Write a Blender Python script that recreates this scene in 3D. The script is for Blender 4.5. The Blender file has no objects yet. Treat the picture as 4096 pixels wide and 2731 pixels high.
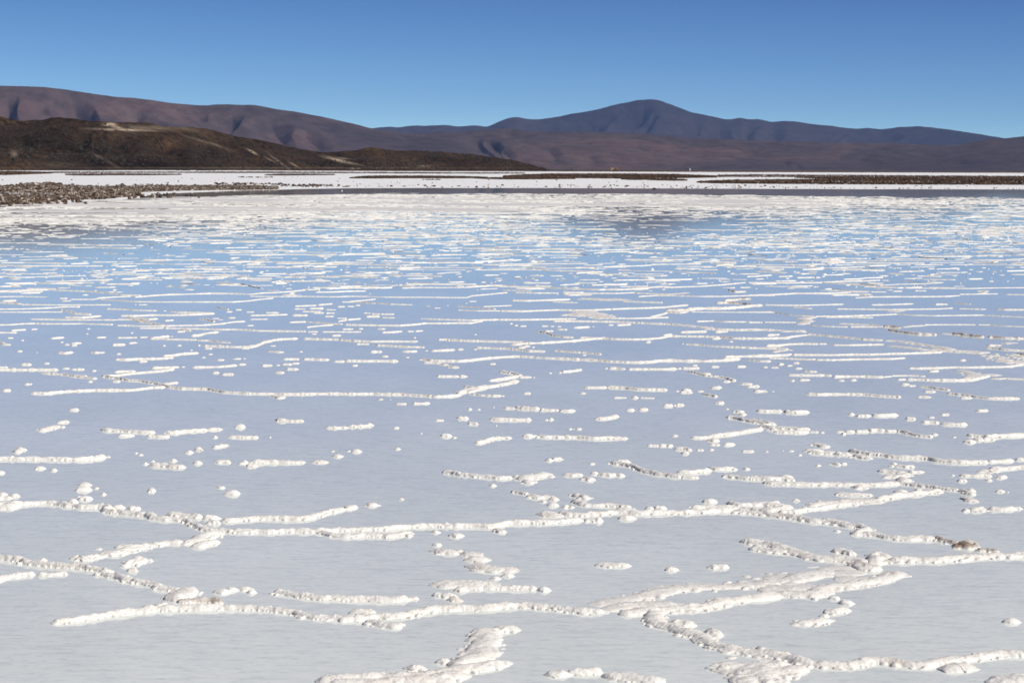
import bpy, math, time
import numpy as np
from mathutils import Matrix

T0 = time.time()
RNG = np.random.default_rng(11)
SC = bpy.context.scene
R = math.radians

# ------------------------------------------------------------------ camera
CAM_H, FPX, PITCH, ROLL = 1.5, 7964.0, R(4.961), 0.0045
CX, CY = 2048.0, 1365.5
_f = np.array([0, math.cos(PITCH), -math.sin(PITCH)])
_u0 = np.array([0, math.sin(PITCH), math.cos(PITCH)])
_r0 = np.array([1.0, 0, 0])
CR = _r0 * math.cos(ROLL) + _u0 * math.sin(ROLL)
CU = _u0 * math.cos(ROLL) - _r0 * math.sin(ROLL)
cam_data = bpy.data.cameras.new('camera')
cam = bpy.data.objects.new('camera', cam_data)
SC.collection.objects.link(cam)
M = Matrix(((CR[0], CU[0], -_f[0], 0), (CR[1], CU[1], -_f[1], 0), (CR[2], CU[2], -_f[2], CAM_H), (0, 0, 0, 1)))
cam.matrix_world = M
cam_data.lens = 70.0
cam_data.sensor_width = 36.0
cam_data.clip_start = 0.1
cam_data.clip_end = 60000
cam_data.dof.use_dof = True
cam_data.dof.focus_distance = 13.0
cam_data.dof.aperture_fstop = 13.0
SC.camera = cam

# ------------------------------------------------------------------ sky, sun
SUN_EL, SUN_AZ = R(41), R(121)          # azimuth clockwise from +Y (view direction)
world = bpy.data.worlds.new('World'); SC.world = world; world.use_nodes = True
wn = world.node_tree; wn.nodes.clear()
sky = wn.nodes.new('ShaderNodeTexSky'); sky.sky_type = 'NISHITA'; sky.sun_disc = False
sky.sun_elevation = SUN_EL; sky.sun_rotation = SUN_AZ
sky.altitude = 3400; sky.air_density = 0.38; sky.dust_density = 0.0; sky.ozone_density = 4.6
bg = wn.nodes.new('ShaderNodeBackground'); bg.inputs['Strength'].default_value = 0.125
wo = wn.nodes.new('ShaderNodeOutputWorld')
sep = wn.nodes.new('ShaderNodeSeparateColor'); com = wn.nodes.new('ShaderNodeCombineColor'); wn.links.new(sky.outputs[0], sep.inputs[0])
for ch, (pw_, kk_) in enumerate([(1.8, .58), (1.6, .505), (1.12, .725)]):       # steeper, cleaner gradient of thin high-altitude air
    p1 = wn.nodes.new('ShaderNodeMath'); p1.operation = 'POWER'; p1.inputs[1].default_value = pw_; wn.links.new(sep.outputs[ch], p1.inputs[0])
    p2 = wn.nodes.new('ShaderNodeMath'); p2.operation = 'MULTIPLY'; p2.inputs[1].default_value = kk_; wn.links.new(p1.outputs[0], p2.inputs[0]); wn.links.new(p2.outputs[0], com.inputs[ch])
wn.links.new(com.outputs[0], bg.inputs[0]); wn.links.new(bg.outputs[0], wo.inputs[0])
sd = bpy.data.lights.new('sun', 'SUN'); sd.energy = 5.0; sd.angle = R(0.53); sd.color = (1.0, 0.965, 0.915)
sun = bpy.data.objects.new('sun', sd); SC.collection.objects.link(sun)
sdir = np.array([math.sin(SUN_AZ) * math.cos(SUN_EL), math.cos(SUN_AZ) * math.cos(SUN_EL), math.sin(SUN_EL)])
from mathutils import Vector
sun.rotation_euler = Vector(sdir).to_track_quat('Z', 'Y').to_euler()
sun.location = (0, 0, 50)
SC.view_settings.view_transform = 'Standard'
SC.view_settings.look = 'None'
SC.view_settings.exposure = 0.0
SC.view_settings.gamma = 1.0
SC.view_settings.use_curve_mapping = False
SC.render.engine = 'CYCLES'
SC.cycles.max_bounces = 6
SC.cycles.volume_bounces = 0
SC.cycles.use_denoising = True

# ------------------------------------------------------------------ projection helpers
def ray(x, y):
    x = np.asarray(x, float); y = np.asarray(y, float)
    d = FPX * _f + (x - CX)[..., None] * CR + (CY - y)[..., None] * CU
    return d / np.linalg.norm(d, axis=-1, keepdims=True)

def ground(x, y, z=0.0):
    d = ray(x, y)
    t = (z - CAM_H) / np.minimum(d[..., 2], -1e-5)
    return d[..., 0] * t, d[..., 1] * t

def azel(x, y):
    d = ray(x, y)
    return np.arctan2(d[..., 0], d[..., 1]), d[..., 2] / np.hypot(d[..., 0], d[..., 1])

def project(X, Y, Z):
    p = np.stack([X, Y, Z - CAM_H], -1)
    w = p @ _f
    return CX + FPX * (p @ CR) / w, CY - FPX * (p @ CU) / w

# ------------------------------------------------------------------ noise
def _h(ix, iy, s):
    n = (ix * 374761393 + iy * 668265263 + s * 974634777) & 0xFFFFFFFF
    n = ((n ^ (n >> 13)) * 1274126177) & 0xFFFFFFFF
    n = (n ^ (n >> 16)) & 0xFFFFFF
    return n / float(0xFFFFFF)

def vnoise(x, y, s=0):
    xi = np.floor(x).astype(np.int64); yi = np.floor(y).astype(np.int64)
    fx = x - xi; fy = y - yi
    fx = fx * fx * fx * (fx * (fx * 6 - 15) + 10); fy = fy * fy * fy * (fy * (fy * 6 - 15) + 10)
    a = _h(xi, yi, s); b = _h(xi + 1, yi, s); c = _h(xi, yi + 1, s); d = _h(xi + 1, yi + 1, s)
    return (a + (b - a) * fx) * (1 - fy) + (c + (d - c) * fx) * fy

def fbm(x, y, octv=4, s=0, gain=0.5):
    v = 0; a = 1; t = 0
    for i in range(octv):
        v = v + a * vnoise(x * 2 ** i + 17.3 * i, y * 2 ** i - 9.1 * i, s + i); t += a; a *= gain
    return v / t

# ------------------------------------------------------------------ mesh helpers
def mesh(name, verts, faces, mat=None, parent=None, smooth=True, link=True, mats=None, midx=None):
    """verts (n,3) array, faces (m,k) int array of constant k (or list of such arrays)"""
    me = bpy.data.meshes.new(name)
    v = np.asarray(verts, np.float32)
    fl = faces if isinstance(faces, list) else [faces]
    fl = [np.asarray(f, np.int32) for f in fl if len(f)]
    me.vertices.add(len(v)); me.vertices.foreach_set('co', v.ravel())
    nl = sum(f.size for f in fl); npo = sum(len(f) for f in fl)
    me.loops.add(nl); me.polygons.add(npo)
    me.loops.foreach_set('vertex_index', np.concatenate([f.ravel() for f in fl]))
    tot = np.concatenate([np.full(len(f), f.shape[1], np.int32) for f in fl])
    st = np.concatenate([[0], np.cumsum(tot)[:-1]]).astype(np.int32)
    me.polygons.foreach_set('loop_start', st)
    me.polygons.foreach_set('loop_total', tot)
    if midx is not None: me.polygons.foreach_set('material_index', np.asarray(midx, np.int32))
    me.polygons.foreach_set('use_smooth', np.full(npo, smooth))
    me.update(calc_edges=True); me.validate()
    for m in (mats or ([mat] if mat else [])): me.materials.append(m)
    o = bpy.data.objects.new(name, me)
    if link: SC.collection.objects.link(o)
    if parent: o.parent = parent
    return o

def grid_faces(ni, nj, off=0):
    i, j = np.meshgrid(np.arange(ni - 1), np.arange(nj - 1), indexing='ij')
    a = (i * nj + j).ravel() + off
    return np.stack([a, a + nj, a + nj + 1, a + 1], 1)

def fattr(o, name, vals):
    at = o.data.attributes.new(name, 'FLOAT', 'POINT'); at.data.foreach_set('value', np.asarray(vals, np.float32).ravel())

def tag(o, label=None, cat=None, group=None, kind=None):
    if label: o['label'] = label
    if cat: o['category'] = cat
    if group: o['group'] = group
    if kind: o['kind'] = kind
    return o

def empty(name, loc=(0, 0, 0), rz=0):
    o = bpy.data.objects.new(name, None); SC.collection.objects.link(o)
    o.location = loc; o.rotation_euler = (0, 0, rz); o.empty_display_size = .2
    return o

def box(cx, cy, cz, sx, sy, sz):
    v = np.array([[x, y, z] for x in (-.5, .5) for y in (-.5, .5) for z in (-.5, .5)]) * (sx, sy, sz) + (cx, cy, cz)
    f = np.array([[0, 1, 3, 2], [4, 6, 7, 5], [0, 4, 5, 1], [2, 3, 7, 6], [0, 2, 6, 4], [1, 5, 7, 3]])
    return v, f

def join(parts):
    V = []; F = []; n = 0
    for v, f in parts:
        V.append(v); F.append(f + n); n += len(v)
    return np.concatenate(V), np.concatenate(F)

def bevelled(o, w, seg=2):
    m = o.modifiers.new('bevel', 'BEVEL'); m.width = w; m.segments = seg; m.limit_method = 'ANGLE'

# ------------------------------------------------------------------ materials
class Mat:
    def __init__(s, name):
        s.m = bpy.data.materials.new(name); s.m.use_nodes = True
        s.t = s.m.node_tree; s.p = s.t.nodes['Principled BSDF']; s.geo = None
    def n(s, typ, **kw):
        nd = s.t.nodes.new(typ)
        for k, v in kw.items():
            if k in nd.inputs: nd.inputs[k].default_value = v
            else: setattr(nd, k, v)
        return nd
    def l(s, a, b): s.t.links.new(a, b)
    def pos(s, scale=(1, 1, 1), rot=0):
        if s.geo is None: s.geo = s.n('ShaderNodeNewGeometry')
        mp = s.n('ShaderNodeMapping'); mp.inputs['Scale'].default_value = scale; mp.inputs['Rotation'].default_value = (0, 0, rot)
        s.l(s.geo.outputs['Position'], mp.inputs['Vector']); return mp.outputs[0]
    def noise(s, scale, detail=4, rough=.55, vec=None, dist=0):
        nd = s.n('ShaderNodeTexNoise'); nd.inputs['Scale'].default_value = scale; nd.inputs['Detail'].default_value = detail
        nd.inputs['Roughness'].default_value = rough; nd.inputs['Distortion'].default_value = dist
        s.l(vec if vec is not None else s.pos(), nd.inputs['Vector']); return nd.outputs['Fac']
    def ramp(s, fac, stops):
        nd = s.n('ShaderNodeValToRGB'); e = nd.color_ramp.elements
        while len(e) < len(stops): e.new(.5)
        for el, (p, c) in zip(e, stops):
            el.position = p; el.color = (*c, 1) if not np.isscalar(c) else (c, c, c, 1)
        s.l(fac, nd.inputs[0]); return nd.outputs[0]
    def mix(s, fac, a, b, mode='MIX'):
        nd = s.n('ShaderNodeMix', data_type='RGBA', blend_type=mode)
        for inp, v in ((0, fac), (6, a), (7, b)):
            if hasattr(v, 'links') or isinstance(v, bpy.types.NodeSocket): s.l(v, nd.inputs[inp])
            else: nd.inputs[inp].default_value = v if inp == 0 else (*v, 1)
        return nd.outputs[2]
    def attr(s, name):
        nd = s.n('ShaderNodeAttribute', attribute_name=name); return nd.outputs['Fac']
    def bump(s, h, dist, strength=1.0):
        nd = s.n('ShaderNodeBump'); nd.inputs['Distance'].default_value = dist; nd.inputs['Strength'].default_value = strength
        s.l(h, nd.inputs['Height']); s.l(nd.outputs[0], s.p.inputs['Normal']); return nd

def simple(name, col, rough=.6, metal=0, nscale=4, var=.25):
    q = Mat(name)
    f = q.noise(nscale, 4)
    c = q.mix(q.ramp(f, [(.3, 0.0), (.7, 1.0)]), tuple(x * (1 - var) for x in col), tuple(min(1, x * (1 + var)) for x in col))
    q.l(c, q.p.inputs['Base Color']); q.p.inputs['Roughness'].default_value = rough; q.p.inputs['Metallic'].default_value = metal
    return q.m

# salt crust
q = Mat('salt_crust')
big = q.ramp(q.noise(2.2, 4), [(.35, (.73, .69, .62)), (.7, (.79, .76, .70))])
fine = q.ramp(q.noise(60, 5, .7), [(.3, (.64, .585, .50)), (.55, (.79, .76, .70))])
c = q.mix(.45, big, fine)
stain = q.ramp(q.noise(9, 5, .6), [(.55, 0.0), (.74, 1.0)])
stn = q.n('ShaderNodeMath', operation='MULTIPLY'); q.l(stain, stn.inputs[0]); stn.inputs[1].default_value = .4
c = q.mix(stn.outputs[0], c, (.60, .49, .38))
dn = q.n('ShaderNodeMath', operation='ADD'); q.l(q.attr('dirt'), dn.inputs[0]); q.l(q.noise(25, 4), dn.inputs[1])
dr = q.ramp(dn.outputs[0], [(.62, 0.0), (1.15, 1.0)])
c = q.mix(dr, c, (.30, .22, .155))
q.l(c, q.p.inputs['Base Color'])
q.p.inputs['Roughness'].default_value = .42
q.p.inputs['Specular IOR Level'].default_value = .4
q.p.inputs['Subsurface Weight'].default_value = 0; q.p.inputs['Subsurface Radius'].default_value = (1, .75, .5); q.p.inputs['Subsurface Scale'].default_value = .012
gr = q.noise(230, 4, .7)
q.bump(gr, .004, .4)
SALT = q.m

# shallow brine over a pale salt bed
q = Mat('brine')
bed = q.ramp(q.noise(1.1, 5, .55, q.pos((1, .45, 1), R(8))), [(.3, (.725, .75, .69)), (.7, (.815, .835, .765))])
streak = q.ramp(q.noise(9, 6, .62, q.pos((.8, 3.2, 1), R(-10)), .4), [(.28, (.80, .82, .85)), (.5, (.97, .97, .98)), (.75, (1.02, 1.02, 1.0))])
c = q.mix(1.0, bed, streak, 'MULTIPLY')
st2 = q.ramp(q.noise(38, 5, .6, q.pos((.7, 1.6, 1), R(-22)), .3), [(.30, (.83, .84, .87)), (.5, (1.0, 1.0, 1.0))])
c = q.mix(1.0, c, st2, 'MULTIPLY')
q.l(c, q.p.inputs['Base Color'])
q.p.inputs['Roughness'].default_value = .004
q.p.inputs['IOR'].default_value = 1.34
rip = q.noise(14, 3, .5, q.pos((1, 2.6, 1), R(-12)))
q.bump(rip, .0005, .5)
BRINE = q.m

# dry white salt flat
q = Mat('salt_flat')
a = q.ramp(q.noise(.35, 6, .62, q.pos((1, 1, 1))), [(.32, (.69, .67, .635)), (.55, (.80, .79, .76))])
b = q.ramp(q.noise(3.0, 5, .7), [(.30, (.55, .52, .49)), (.42, (.80, .79, .77))])
c = q.mix(.5, a, b)
mu = q.n('ShaderNodeMath', operation='MULTIPLY'); q.l(q.attr('mud'), mu.inputs[0]); q.l(q.ramp(q.noise(1.3, 5, .65, q.pos((1, .35, 1))), [(.44, .0), (.60, .9)]), mu.inputs[1])
c = q.mix(mu.outputs[0], c, (.075, .048, .033))
q.l(c, q.p.inputs['Base Color']); q.p.inputs['Roughness'].default_value = .8
q.bump(q.noise(5, 5, .7), .06, .8)
FLAT = q.m

q = Mat('dry_plain')
a = q.ramp(q.noise(.012, 6, .6), [(.35, (.085, .060, .045)), (.65, (.13, .095, .07))])
b = q.ramp(q.noise(.7, 4, .7), [(.35, (.6, .6, .6)), (.6, (1.1, 1.1, 1.1))])
q.l(q.mix(1.0, a, b, 'MULTIPLY'), q.p.inputs['Base Color']); q.p.inputs['Roughness'].default_value = .95
q.p.inputs['Specular IOR Level'].default_value = .06
PLAIN = q.m

# salt mud clods
q = Mat('salt_mud')
tm = q.n('ShaderNodeMath', operation='MULTIPLY_ADD'); q.l(q.attr('tone'), tm.inputs[0]); tm.inputs[1].default_value = .42; q.l(q.noise(4, 5, .65), tm.inputs[2])
a = q.ramp(tm.outputs[0], [(.40, (.022, .013, .009)), (.62, (.075, .052, .037)), (.84, (.19, .14, .105)), (.98, (.55, .50, .43))])
q.l(a, q.p.inputs['Base Color']); q.p.inputs['Roughness'].default_value = .95
q.bump(q.noise(9, 5, .7), .05, 1.0)
q.p.inputs['Specular IOR Level'].default_value = .1
MUD = q.m
q = Mat('dark_mud')
tm = q.n('ShaderNodeMath', operation='MULTIPLY_ADD'); q.l(q.attr('tone'), tm.inputs[0]); tm.inputs[1].default_value = .4; q.l(q.noise(3, 5, .65), tm.inputs[2])
a = q.ramp(tm.outputs[0], [(.42, (.014, .009, .006)), (.68, (.050, .030, .019)), (.92, (.13, .085, .058))])
q.l(a, q.p.inputs['Base Color']); q.p.inputs['Roughness'].default_value = .95
q.p.inputs['Specular IOR Level'].default_value = .1
DARKMUD = q.m

# near hill: brown slope, dotted scrub, pale sand where the attribute says so
q = Mat('scrub_hill')
a = q.ramp(q.noise(.018, 6, .62, q.pos((1, .5, 2.5))), [(.36, (.018, .0115, .0075)), (.48, (.038, .0245, .0155)), (.64, (.072, .044, .026))])
b = q.ramp(q.noise(.30, 5, .75), [(.38, (.25, .25, .27)), (.50, (.95, .95, .95)), (.66, (1.45, 1.4, 1.3))])
c = q.mix(1.0, a, b, 'MULTIPLY')
g = q.ramp(q.noise(.03, 4), [(.5, 0.0), (.66, .55)])
c = q.mix(g, c, (.040, .029, .021))
sn = q.n('ShaderNodeMath', operation='MULTIPLY'); q.l(q.attr('sand'), sn.inputs[0])
q.l(q.ramp(q.noise(.12, 6, .7), [(.35, .35), (.6, 1.0)]), sn.inputs[1])
c = q.mix(sn.outputs[0], c, (.44, .34, .245))
q.l(c, q.p.inputs['Base Color']); q.p.inputs['Roughness'].default_value = 1.0
q.bump(q.noise(.16, 6, .7), 3.0, 1.0)
q.p.inputs['Specular IOR Level'].default_value = .06
HILL = q.m

def mountain_mat(name, cols, sc, bs):
    q = Mat(name)
    a = q.ramp(q.noise(sc, 6, .6, q.pos((1, 1, 3)), .6), [(p, c) for p, c in cols])
    b = q.ramp(q.noise(sc * 14, 5, .65), [(.32, .66), (.6, 1.12)])
    q.l(q.mix(1.0, a, b, 'MULTIPLY'), q.p.inputs['Base Color']); q.p.inputs['Roughness'].default_value = 1.0; q.p.inputs['Specular IOR Level'].default_value = .06
    q.bump(q.noise(sc * 9, 6, .6), bs, .6)
    return q.m
RANGE = mountain_mat('purple_brown_range', [(.30, (.052, .040, .042)), (.48, (.074, .053, .050)), (.60, (.106, .066, .056)), (.74, (.092, .076, .060))], .0011, 14)
PEAK = mountain_mat('far_peak_rock', [(.30, (.026, .022, .024)), (.55, (.040, .029, .030)), (.75, (.050, .036, .034))], .0007, 22)

# ------------------------------------------------------------------ ground sheets
def fan_sheet(name, az, rows, mat, z0=0.0, amp=0.0, nsc=.2):
    """az (n,), rows: (m,n) radii"""
    X = np.sin(az)[None] * rows; Y = np.cos(az)[None] * rows
    Z = z0 + amp * (fbm(X * nsc, Y * nsc, 4, 3) - .5) * 2
    v = np.stack([X, Y, Z], -1).reshape(-1, 3)
    return mesh(name, v, grid_faces(rows.shape[0], rows.shape[1])[:, ::-1], mat)

az_all = np.linspace(-math.pi, math.pi, 721)
# plain: annulus to far beyond the mountains, plus the centre under everything
rr = np.concatenate([[0.01], np.geomspace(40, 18500, 40)])
pl = fan_sheet('dry_plain', az_all, np.repeat(rr[:, None], len(az_all), 1), PLAIN, -.06)
tag(pl, kind='structure')
# brine sheet
v = np.array([[-420, -160, 0], [420, -160, 0], [420, 185, 0], [-420, 185, 0]], float)
tag(mesh('water', v, np.array([[0, 1, 2, 3]]), BRINE), kind='structure')

# salt flat beyond the water: shore line and far edge read off the photograph
shore = np.array([(-3000, 760), (-1500, 800), (-600, 832), (-200, 826), (0, 822), (110, 820), (150, 813), (330, 806), (480, 798), (560, 789), (620, 776), (800, 768),
                  (960, 762), (1100, 759), (1220, 755), (1400, 752.3), (1700, 751.6), (2000, 751.3), (2500, 752.6), (3100, 755.3), (3600, 756.3), (4096, 757.5), (5200, 764), (7500, 775)], float)
far = np.array([(-3000, 668), (-600, 681), (0, 682.6), (400, 683), (520, 681.4), (900, 680.8), (1000, 681.2), (1500, 684.0), (2200, 685.7), (3000, 688.4), (4096, 691.5), (5200, 697), (7500, 706)], float)
azs, _ = azel(shore[:, 0], shore[:, 1]); sx, sy = ground(shore[:, 0], shore[:, 1], .02); rs = np.hypot(sx, sy)
azf, _ = azel(far[:, 0], far[:, 1]); fx_, fy_ = ground(far[:, 0], far[:, 1], .02); rf = np.hypot(fx_, fy_)
azg = np.linspace(-.62, .62, 1500)
r_sh = np.interp(azg, azs, rs) * (1 + .012 * (fbm(azg * 90, azg * 0, 4, 5) - .5))
r_fa = np.interp(azg, azf, rf) * (1 + .03 * (fbm(azg * 60, azg * 0 + 3, 4, 6) - .5))
tt = np.linspace(0, 1, 90) ** 1.6
rows = r_sh[None] + (r_fa - r_sh)[None] * tt[:, None]
X = np.sin(azg)[None] * rows; Y = np.cos(azg)[None] * rows
edge = np.clip((rows - r_sh[None]) / 3.0, 0, 1)
Z = -.01 + edge * .03 + edge * .10 * (fbm(X * .08, Y * .08, 4, 8) - .45)
Z = np.where(edge > 0, np.maximum(Z, .006), -.02)
flat = mesh('salt_flat', np.stack([X, Y, Z], -1).reshape(-1, 3), grid_faces(*rows.shape)[:, ::-1], FLAT)
tag(flat, kind='structure'); FLX, FLY, FLEDGE = X, Y, edge
# bare banks of salt behind and beside the viewer so the water ends somewhere
def bank(x0, y0, x1, y1, n=60):
    a = np.linspace(0, 1, n); g = np.linspace(0, 1, 8)
    xs = x0 + (x1 - x0) * a[None]; ys = y0 + (y1 - y0) * g[:, None]
    X, Y = np.broadcast_arrays(xs, ys); Z = .02 + .05 * fbm(X * .2, Y * .2, 3, 4)
    return np.stack([X, Y, Z], -1).reshape(-1, 3), grid_faces(8, n)
v, f = join([bank(-430, -200, 430, -120)])
tag(mesh('salt_bank', v, f[:, ::-1], FLAT), kind='structure')

# ------------------------------------------------------------------ hills and mountains
def px_smooth(prof, n, jit=0.0, seed=0):
    p = np.array(prof, float)
    a, e = azel(p[:, 0], p[:, 1])
    ag = np.concatenate([np.linspace(a[0], -.32, 131)[:-1], np.linspace(-.32, .32, n - 260), np.linspace(.32, a[-1], 131)[1:]]) if a[-1] > .4 else np.linspace(a[0], a[-1], n)
    eg = np.interp(ag, a, e)
    k = max(3, n // 220) | 1
    eg = np.convolve(np.pad(eg, k // 2, mode='edge'), np.ones(k) / k, mode='valid')
    k = max(3, n // 330) | 1
    eg = np.convolve(np.pad(eg, k // 2, mode='edge'), np.ones(k) / k, mode='valid')
    if jit: eg = eg + jit * (fbm(ag * 900, ag * 0 + seed, 4, seed) - .5)
    return ag, eg

def valley_field(pxx, pyy, valleys):
    """valleys: (xt,yt,xb,yb,width,depth): gentle left flank, steep right wall"""
    V = np.zeros_like(pxx)
    for xt, yt, xb, yb, w, dep in valleys:
        s = (pyy - yt) / (yb - yt)
        xc = xt + (xb - xt) * s + .25 * w * np.sin(s * 5 + xt)
        u = (pxx - xc) / w
        prof = np.where(u < 0, np.exp(-(u / 1.6) ** 2), np.clip(1 - u, 0, 1) ** 1.3)
        env = np.clip(s * 5.0, 0, 1) ** .7 * np.clip((1.35 - s) * 2.5, 0, 1)
        V = np.maximum(V, dep * prof * env * (.75 + .5 * vnoise(pxx / 60, pyy / 40, 3)))
    return V

def range_layer(name, prof, foot, crest, mat, nt=110, na=1500, back=.7, spur=.35, lam=300., seed=1, valleys=(), jit=0., shape=1.25, foot_z=-1., lean=.6, fine=.0):
    ag, eg = px_smooth(prof, na, jit, seed)
    rf_ = foot(ag) if callable(foot) else np.full(na, float(foot))
    rc = crest(ag) if callable(crest) else np.full(na, float(crest))
    zc = CAM_H + rc * eg
    t = np.concatenate([np.linspace(0, 1, nt), 1 + np.linspace(0, back, nt // 4 + 1)[1:]])
    Tn, A = np.meshgrid(t, ag, indexing='ij')
    RR = rf_[None] + (rc - rf_)[None] * Tn
    zb = np.where(Tn <= 1, (np.clip(Tn, 0, 1) ** shape), 1 - ((Tn - 1) / back) ** 1.4 * .9)
    Z = foot_z + (zc[None] - foot_z) * zb
    L = A * rc[None]                                     # lateral metres at crest
    W = (RR - rf_[None])
    wx = L + lean * W + lam * .5 * (fbm(L / lam / 1.7, W / lam, 3, seed + 5) - .5)
    rid = np.abs(2 * vnoise(wx / lam, W / (lam * 4) + 7, seed + 1) - 1)
    rid2 = np.abs(2 * vnoise(wx / lam * 2.3 + 4, W / (lam * 1.6) + 3, seed + 2) - 1)
    rid3 = fbm(wx / lam * 6, W / lam * 3, 4, seed + 3)
    V = .50 * (1 - rid) ** 2.0 + .34 * (1 - rid2) ** 1.8 + .34 * rid3
    env = np.clip(np.sin(np.clip(Tn, 0, 1) * math.pi), 0, 1) ** .7
    Zs = (Z - foot_z)
    Z = Z - spur * V * env * Zs
    if len(valleys):
        Xp = np.sin(A) * RR; Yp = np.cos(A) * RR
        pxx, pyy = project(Xp, Yp, Z)
        vf = valley_field(pxx, pyy, valleys) * np.clip((1 - Tn) * 6, 0, 1)
        Z = Z - vf * Zs
    if fine: Z = Z + fine * (fbm(L / (lam * .13), W / (lam * .13), 4, seed + 9) - .5) * np.clip(Tn * 8, 0, 1)
    X = np.sin(A) * RR; Y = np.cos(A) * RR
    o = mesh(name, np.stack([X, Y, Z], -1).reshape(-1, 3), grid_faces(*Tn.shape)[:, ::-1], mat)
    tag(o, kind='structure')
    return o, X, Y, Z

peak_prof = [(-4200, 640), (-2500, 600), (-1200, 560), (600, 545), (1300, 528), (1490, 515), (1520, 510), (1570, 506), (1590, 510), (1630, 505), (1720, 502), (1790, 499), (1830, 506), (1900, 502), (1945, 508), (1970, 500), (2000, 485), (2030, 474), (2070, 469), (2110, 477), (2160, 478),
    (2220, 470), (2270, 459), (2330, 450), (2400, 436), (2440, 425), (2470, 417), (2500, 414), (2550, 400), (2572, 401), (2600, 396), (2640, 403), (2700, 425), (2765, 450), (2830, 462), (2870, 470), (2900, 477), (2925, 479), (2950, 473), (2975, 473), (2995, 478), (3020, 476),
    (3050, 480), (3080, 488), (3105, 486), (3130, 484), (3190, 487), (3240, 497), (3330, 503), (3390, 514), (3430, 516), (3460, 512), (3490, 513), (3520, 518), (3560, 514), (3600, 509), (3640, 508), (3675, 505), (3725, 510), (3760, 516), (3800, 518), (3880, 532), (3990, 547), (4010, 553), (4120, 572), (4400, 590), (5600, 600), (7200, 650), (9000, 704)]
pv = [(2588, 404, 2500, 525, 46, .36), (2490, 432, 2380, 505, 75, .20), (2630, 450, 2560, 530, 34, .16), (2800, 458, 2765, 520, 55, .24), (2900, 482, 2880, 560, 60, .30), (3030, 486, 2985, 550, 50, .16), (3120, 492, 3090, 560, 45, .14),
      (2240, 482, 2200, 525, 60, .12), (2330, 470, 2290, 525, 60, .14), (3330, 518, 3260, 565, 70, .14), (3575, 528, 3500, 572, 75, .30), (3380, 520, 3340, 560, 40, .12), (3700, 520, 3660, 570, 80, .10)]
range_layer('far_mountains', peak_prof, 14200, 16000, PEAK, fine=9, spur=.24, lam=760, seed=31, valleys=pv, na=2000, lean=.25)

left_prof = [(-5600, 639), (-4600, 590), (-3000, 500), (-1600, 420), (-700, 352), (-300, 343), (0, 343.5), (60, 345), (120, 347), (180, 349), (260, 357), (340, 372), (395, 379), (450, 386), (560, 396), (640, 406), (700, 415), (760, 420), (820, 423), (860, 419), (950, 419), (1000, 420), (1060, 428), (1130, 440), (1200, 450), (1300, 470), (1400, 492),
    (1490, 515), (1560, 525), (1630, 535), (1690, 533), (1750, 529), (1860, 527), (1920, 524), (1970, 518), (2010, 514), (2045, 515), (2075, 520), (2100, 525), (2160, 525), (2250, 527), (2350, 528), (2480, 532), (2600, 538), (2680, 545), (2750, 554), (2830, 555), (2900, 555), (3000, 562), (3150, 566), (3300, 570), (3420, 573), (3500, 573),
    (3600, 573), (3680, 578), (3760, 582), (3820, 580), (3860, 575), (3910, 566), (3950, 560), (4030, 553), (4096, 546), (4400, 520), (5400, 500), (6600, 560), (8000, 640), (9500, 706)]
lv = [(20, 378, 50, 500, 46, .30), (300, 385, 340, 510, 62, .30), (550, 428, 620, 520, 60, .20), (930, 450, 880, 560, 50, .24), (1080, 470, 1160, 600, 60, .28), (1230, 520, 1290, 610, 50, .2), (760, 440, 820, 470, 50, .15), (180, 400, 220, 480, 60, .12),
      (1900, 555, 1990, 625, 32, .22), (1960, 560, 2030, 640, 30, .2), (2060, 517, 2100, 545, 60, .22), (2010, 590, 2050, 640, 30, .2), (2350, 620, 2400, 670, 40, .22), (2620, 655, 2660, 680, 26, .25), (3130, 640, 3170, 685, 45, .32), (3190, 655, 3205, 690, 22, .25), (3440, 630, 3540, 660, 60, .2),
      (3850, 640, 3930, 680, 60, .22), (2700, 600, 2800, 640, 70, .1), (3000, 600, 3100, 640, 80, .1), (2180, 585, 2240, 650, 40, .15), (3700, 600, 3760, 650, 60, .12)]
range_layer('purple_hills', left_prof, lambda a: 6900 + 0 * a, lambda a: 8000 + 0 * a, RANGE, fine=4.5, spur=.23, lam=520, seed=12, valleys=lv, na=2200, shape=1.05, lean=.5)

hill_prof = [(-2600, 655), (-2000, 650), (-1500, 625), (-700, 520), (-300, 458), (-100, 462), (0, 468), (40, 476), (75, 485), (110, 484), (170, 478), (205, 471), (240, 468), (275, 469), (300, 473), (360, 483), (430, 485), (500, 488), (580, 491), (650, 501), (720, 510), (770, 511), (830, 518), (900, 532), (950, 544), (1000, 555), (1070, 566), (1130, 578), (1180, 589),
    (1220, 600), (1250, 606), (1300, 611), (1340, 607), (1400, 600), (1480, 593), (1560, 599), (1630, 601), (1700, 604), (1780, 609), (1850, 615), (1950, 628), (2050, 641), (2100, 650), (2150, 665), (2180, 675), (2198, 683.6), (2230, 687), (2300, 690)]
hfoot = lambda a: np.interp(a, [-.3, -.2, 0, .03], [930, 1000, 1430, 1500])
hv = [(95, 545, 50, 640, 60, .2), (320, 520, 300, 600, 60, .25), (470, 530, 520, 640, 60, .22), (650, 560, 760, 660, 60, .2), (800, 560, 900, 650, 50, .18), (1250, 630, 1330, 670, 50, .3), (1000, 600, 1100, 670, 45, .2), (1500, 610, 1560, 660, 70, .1)]
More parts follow.
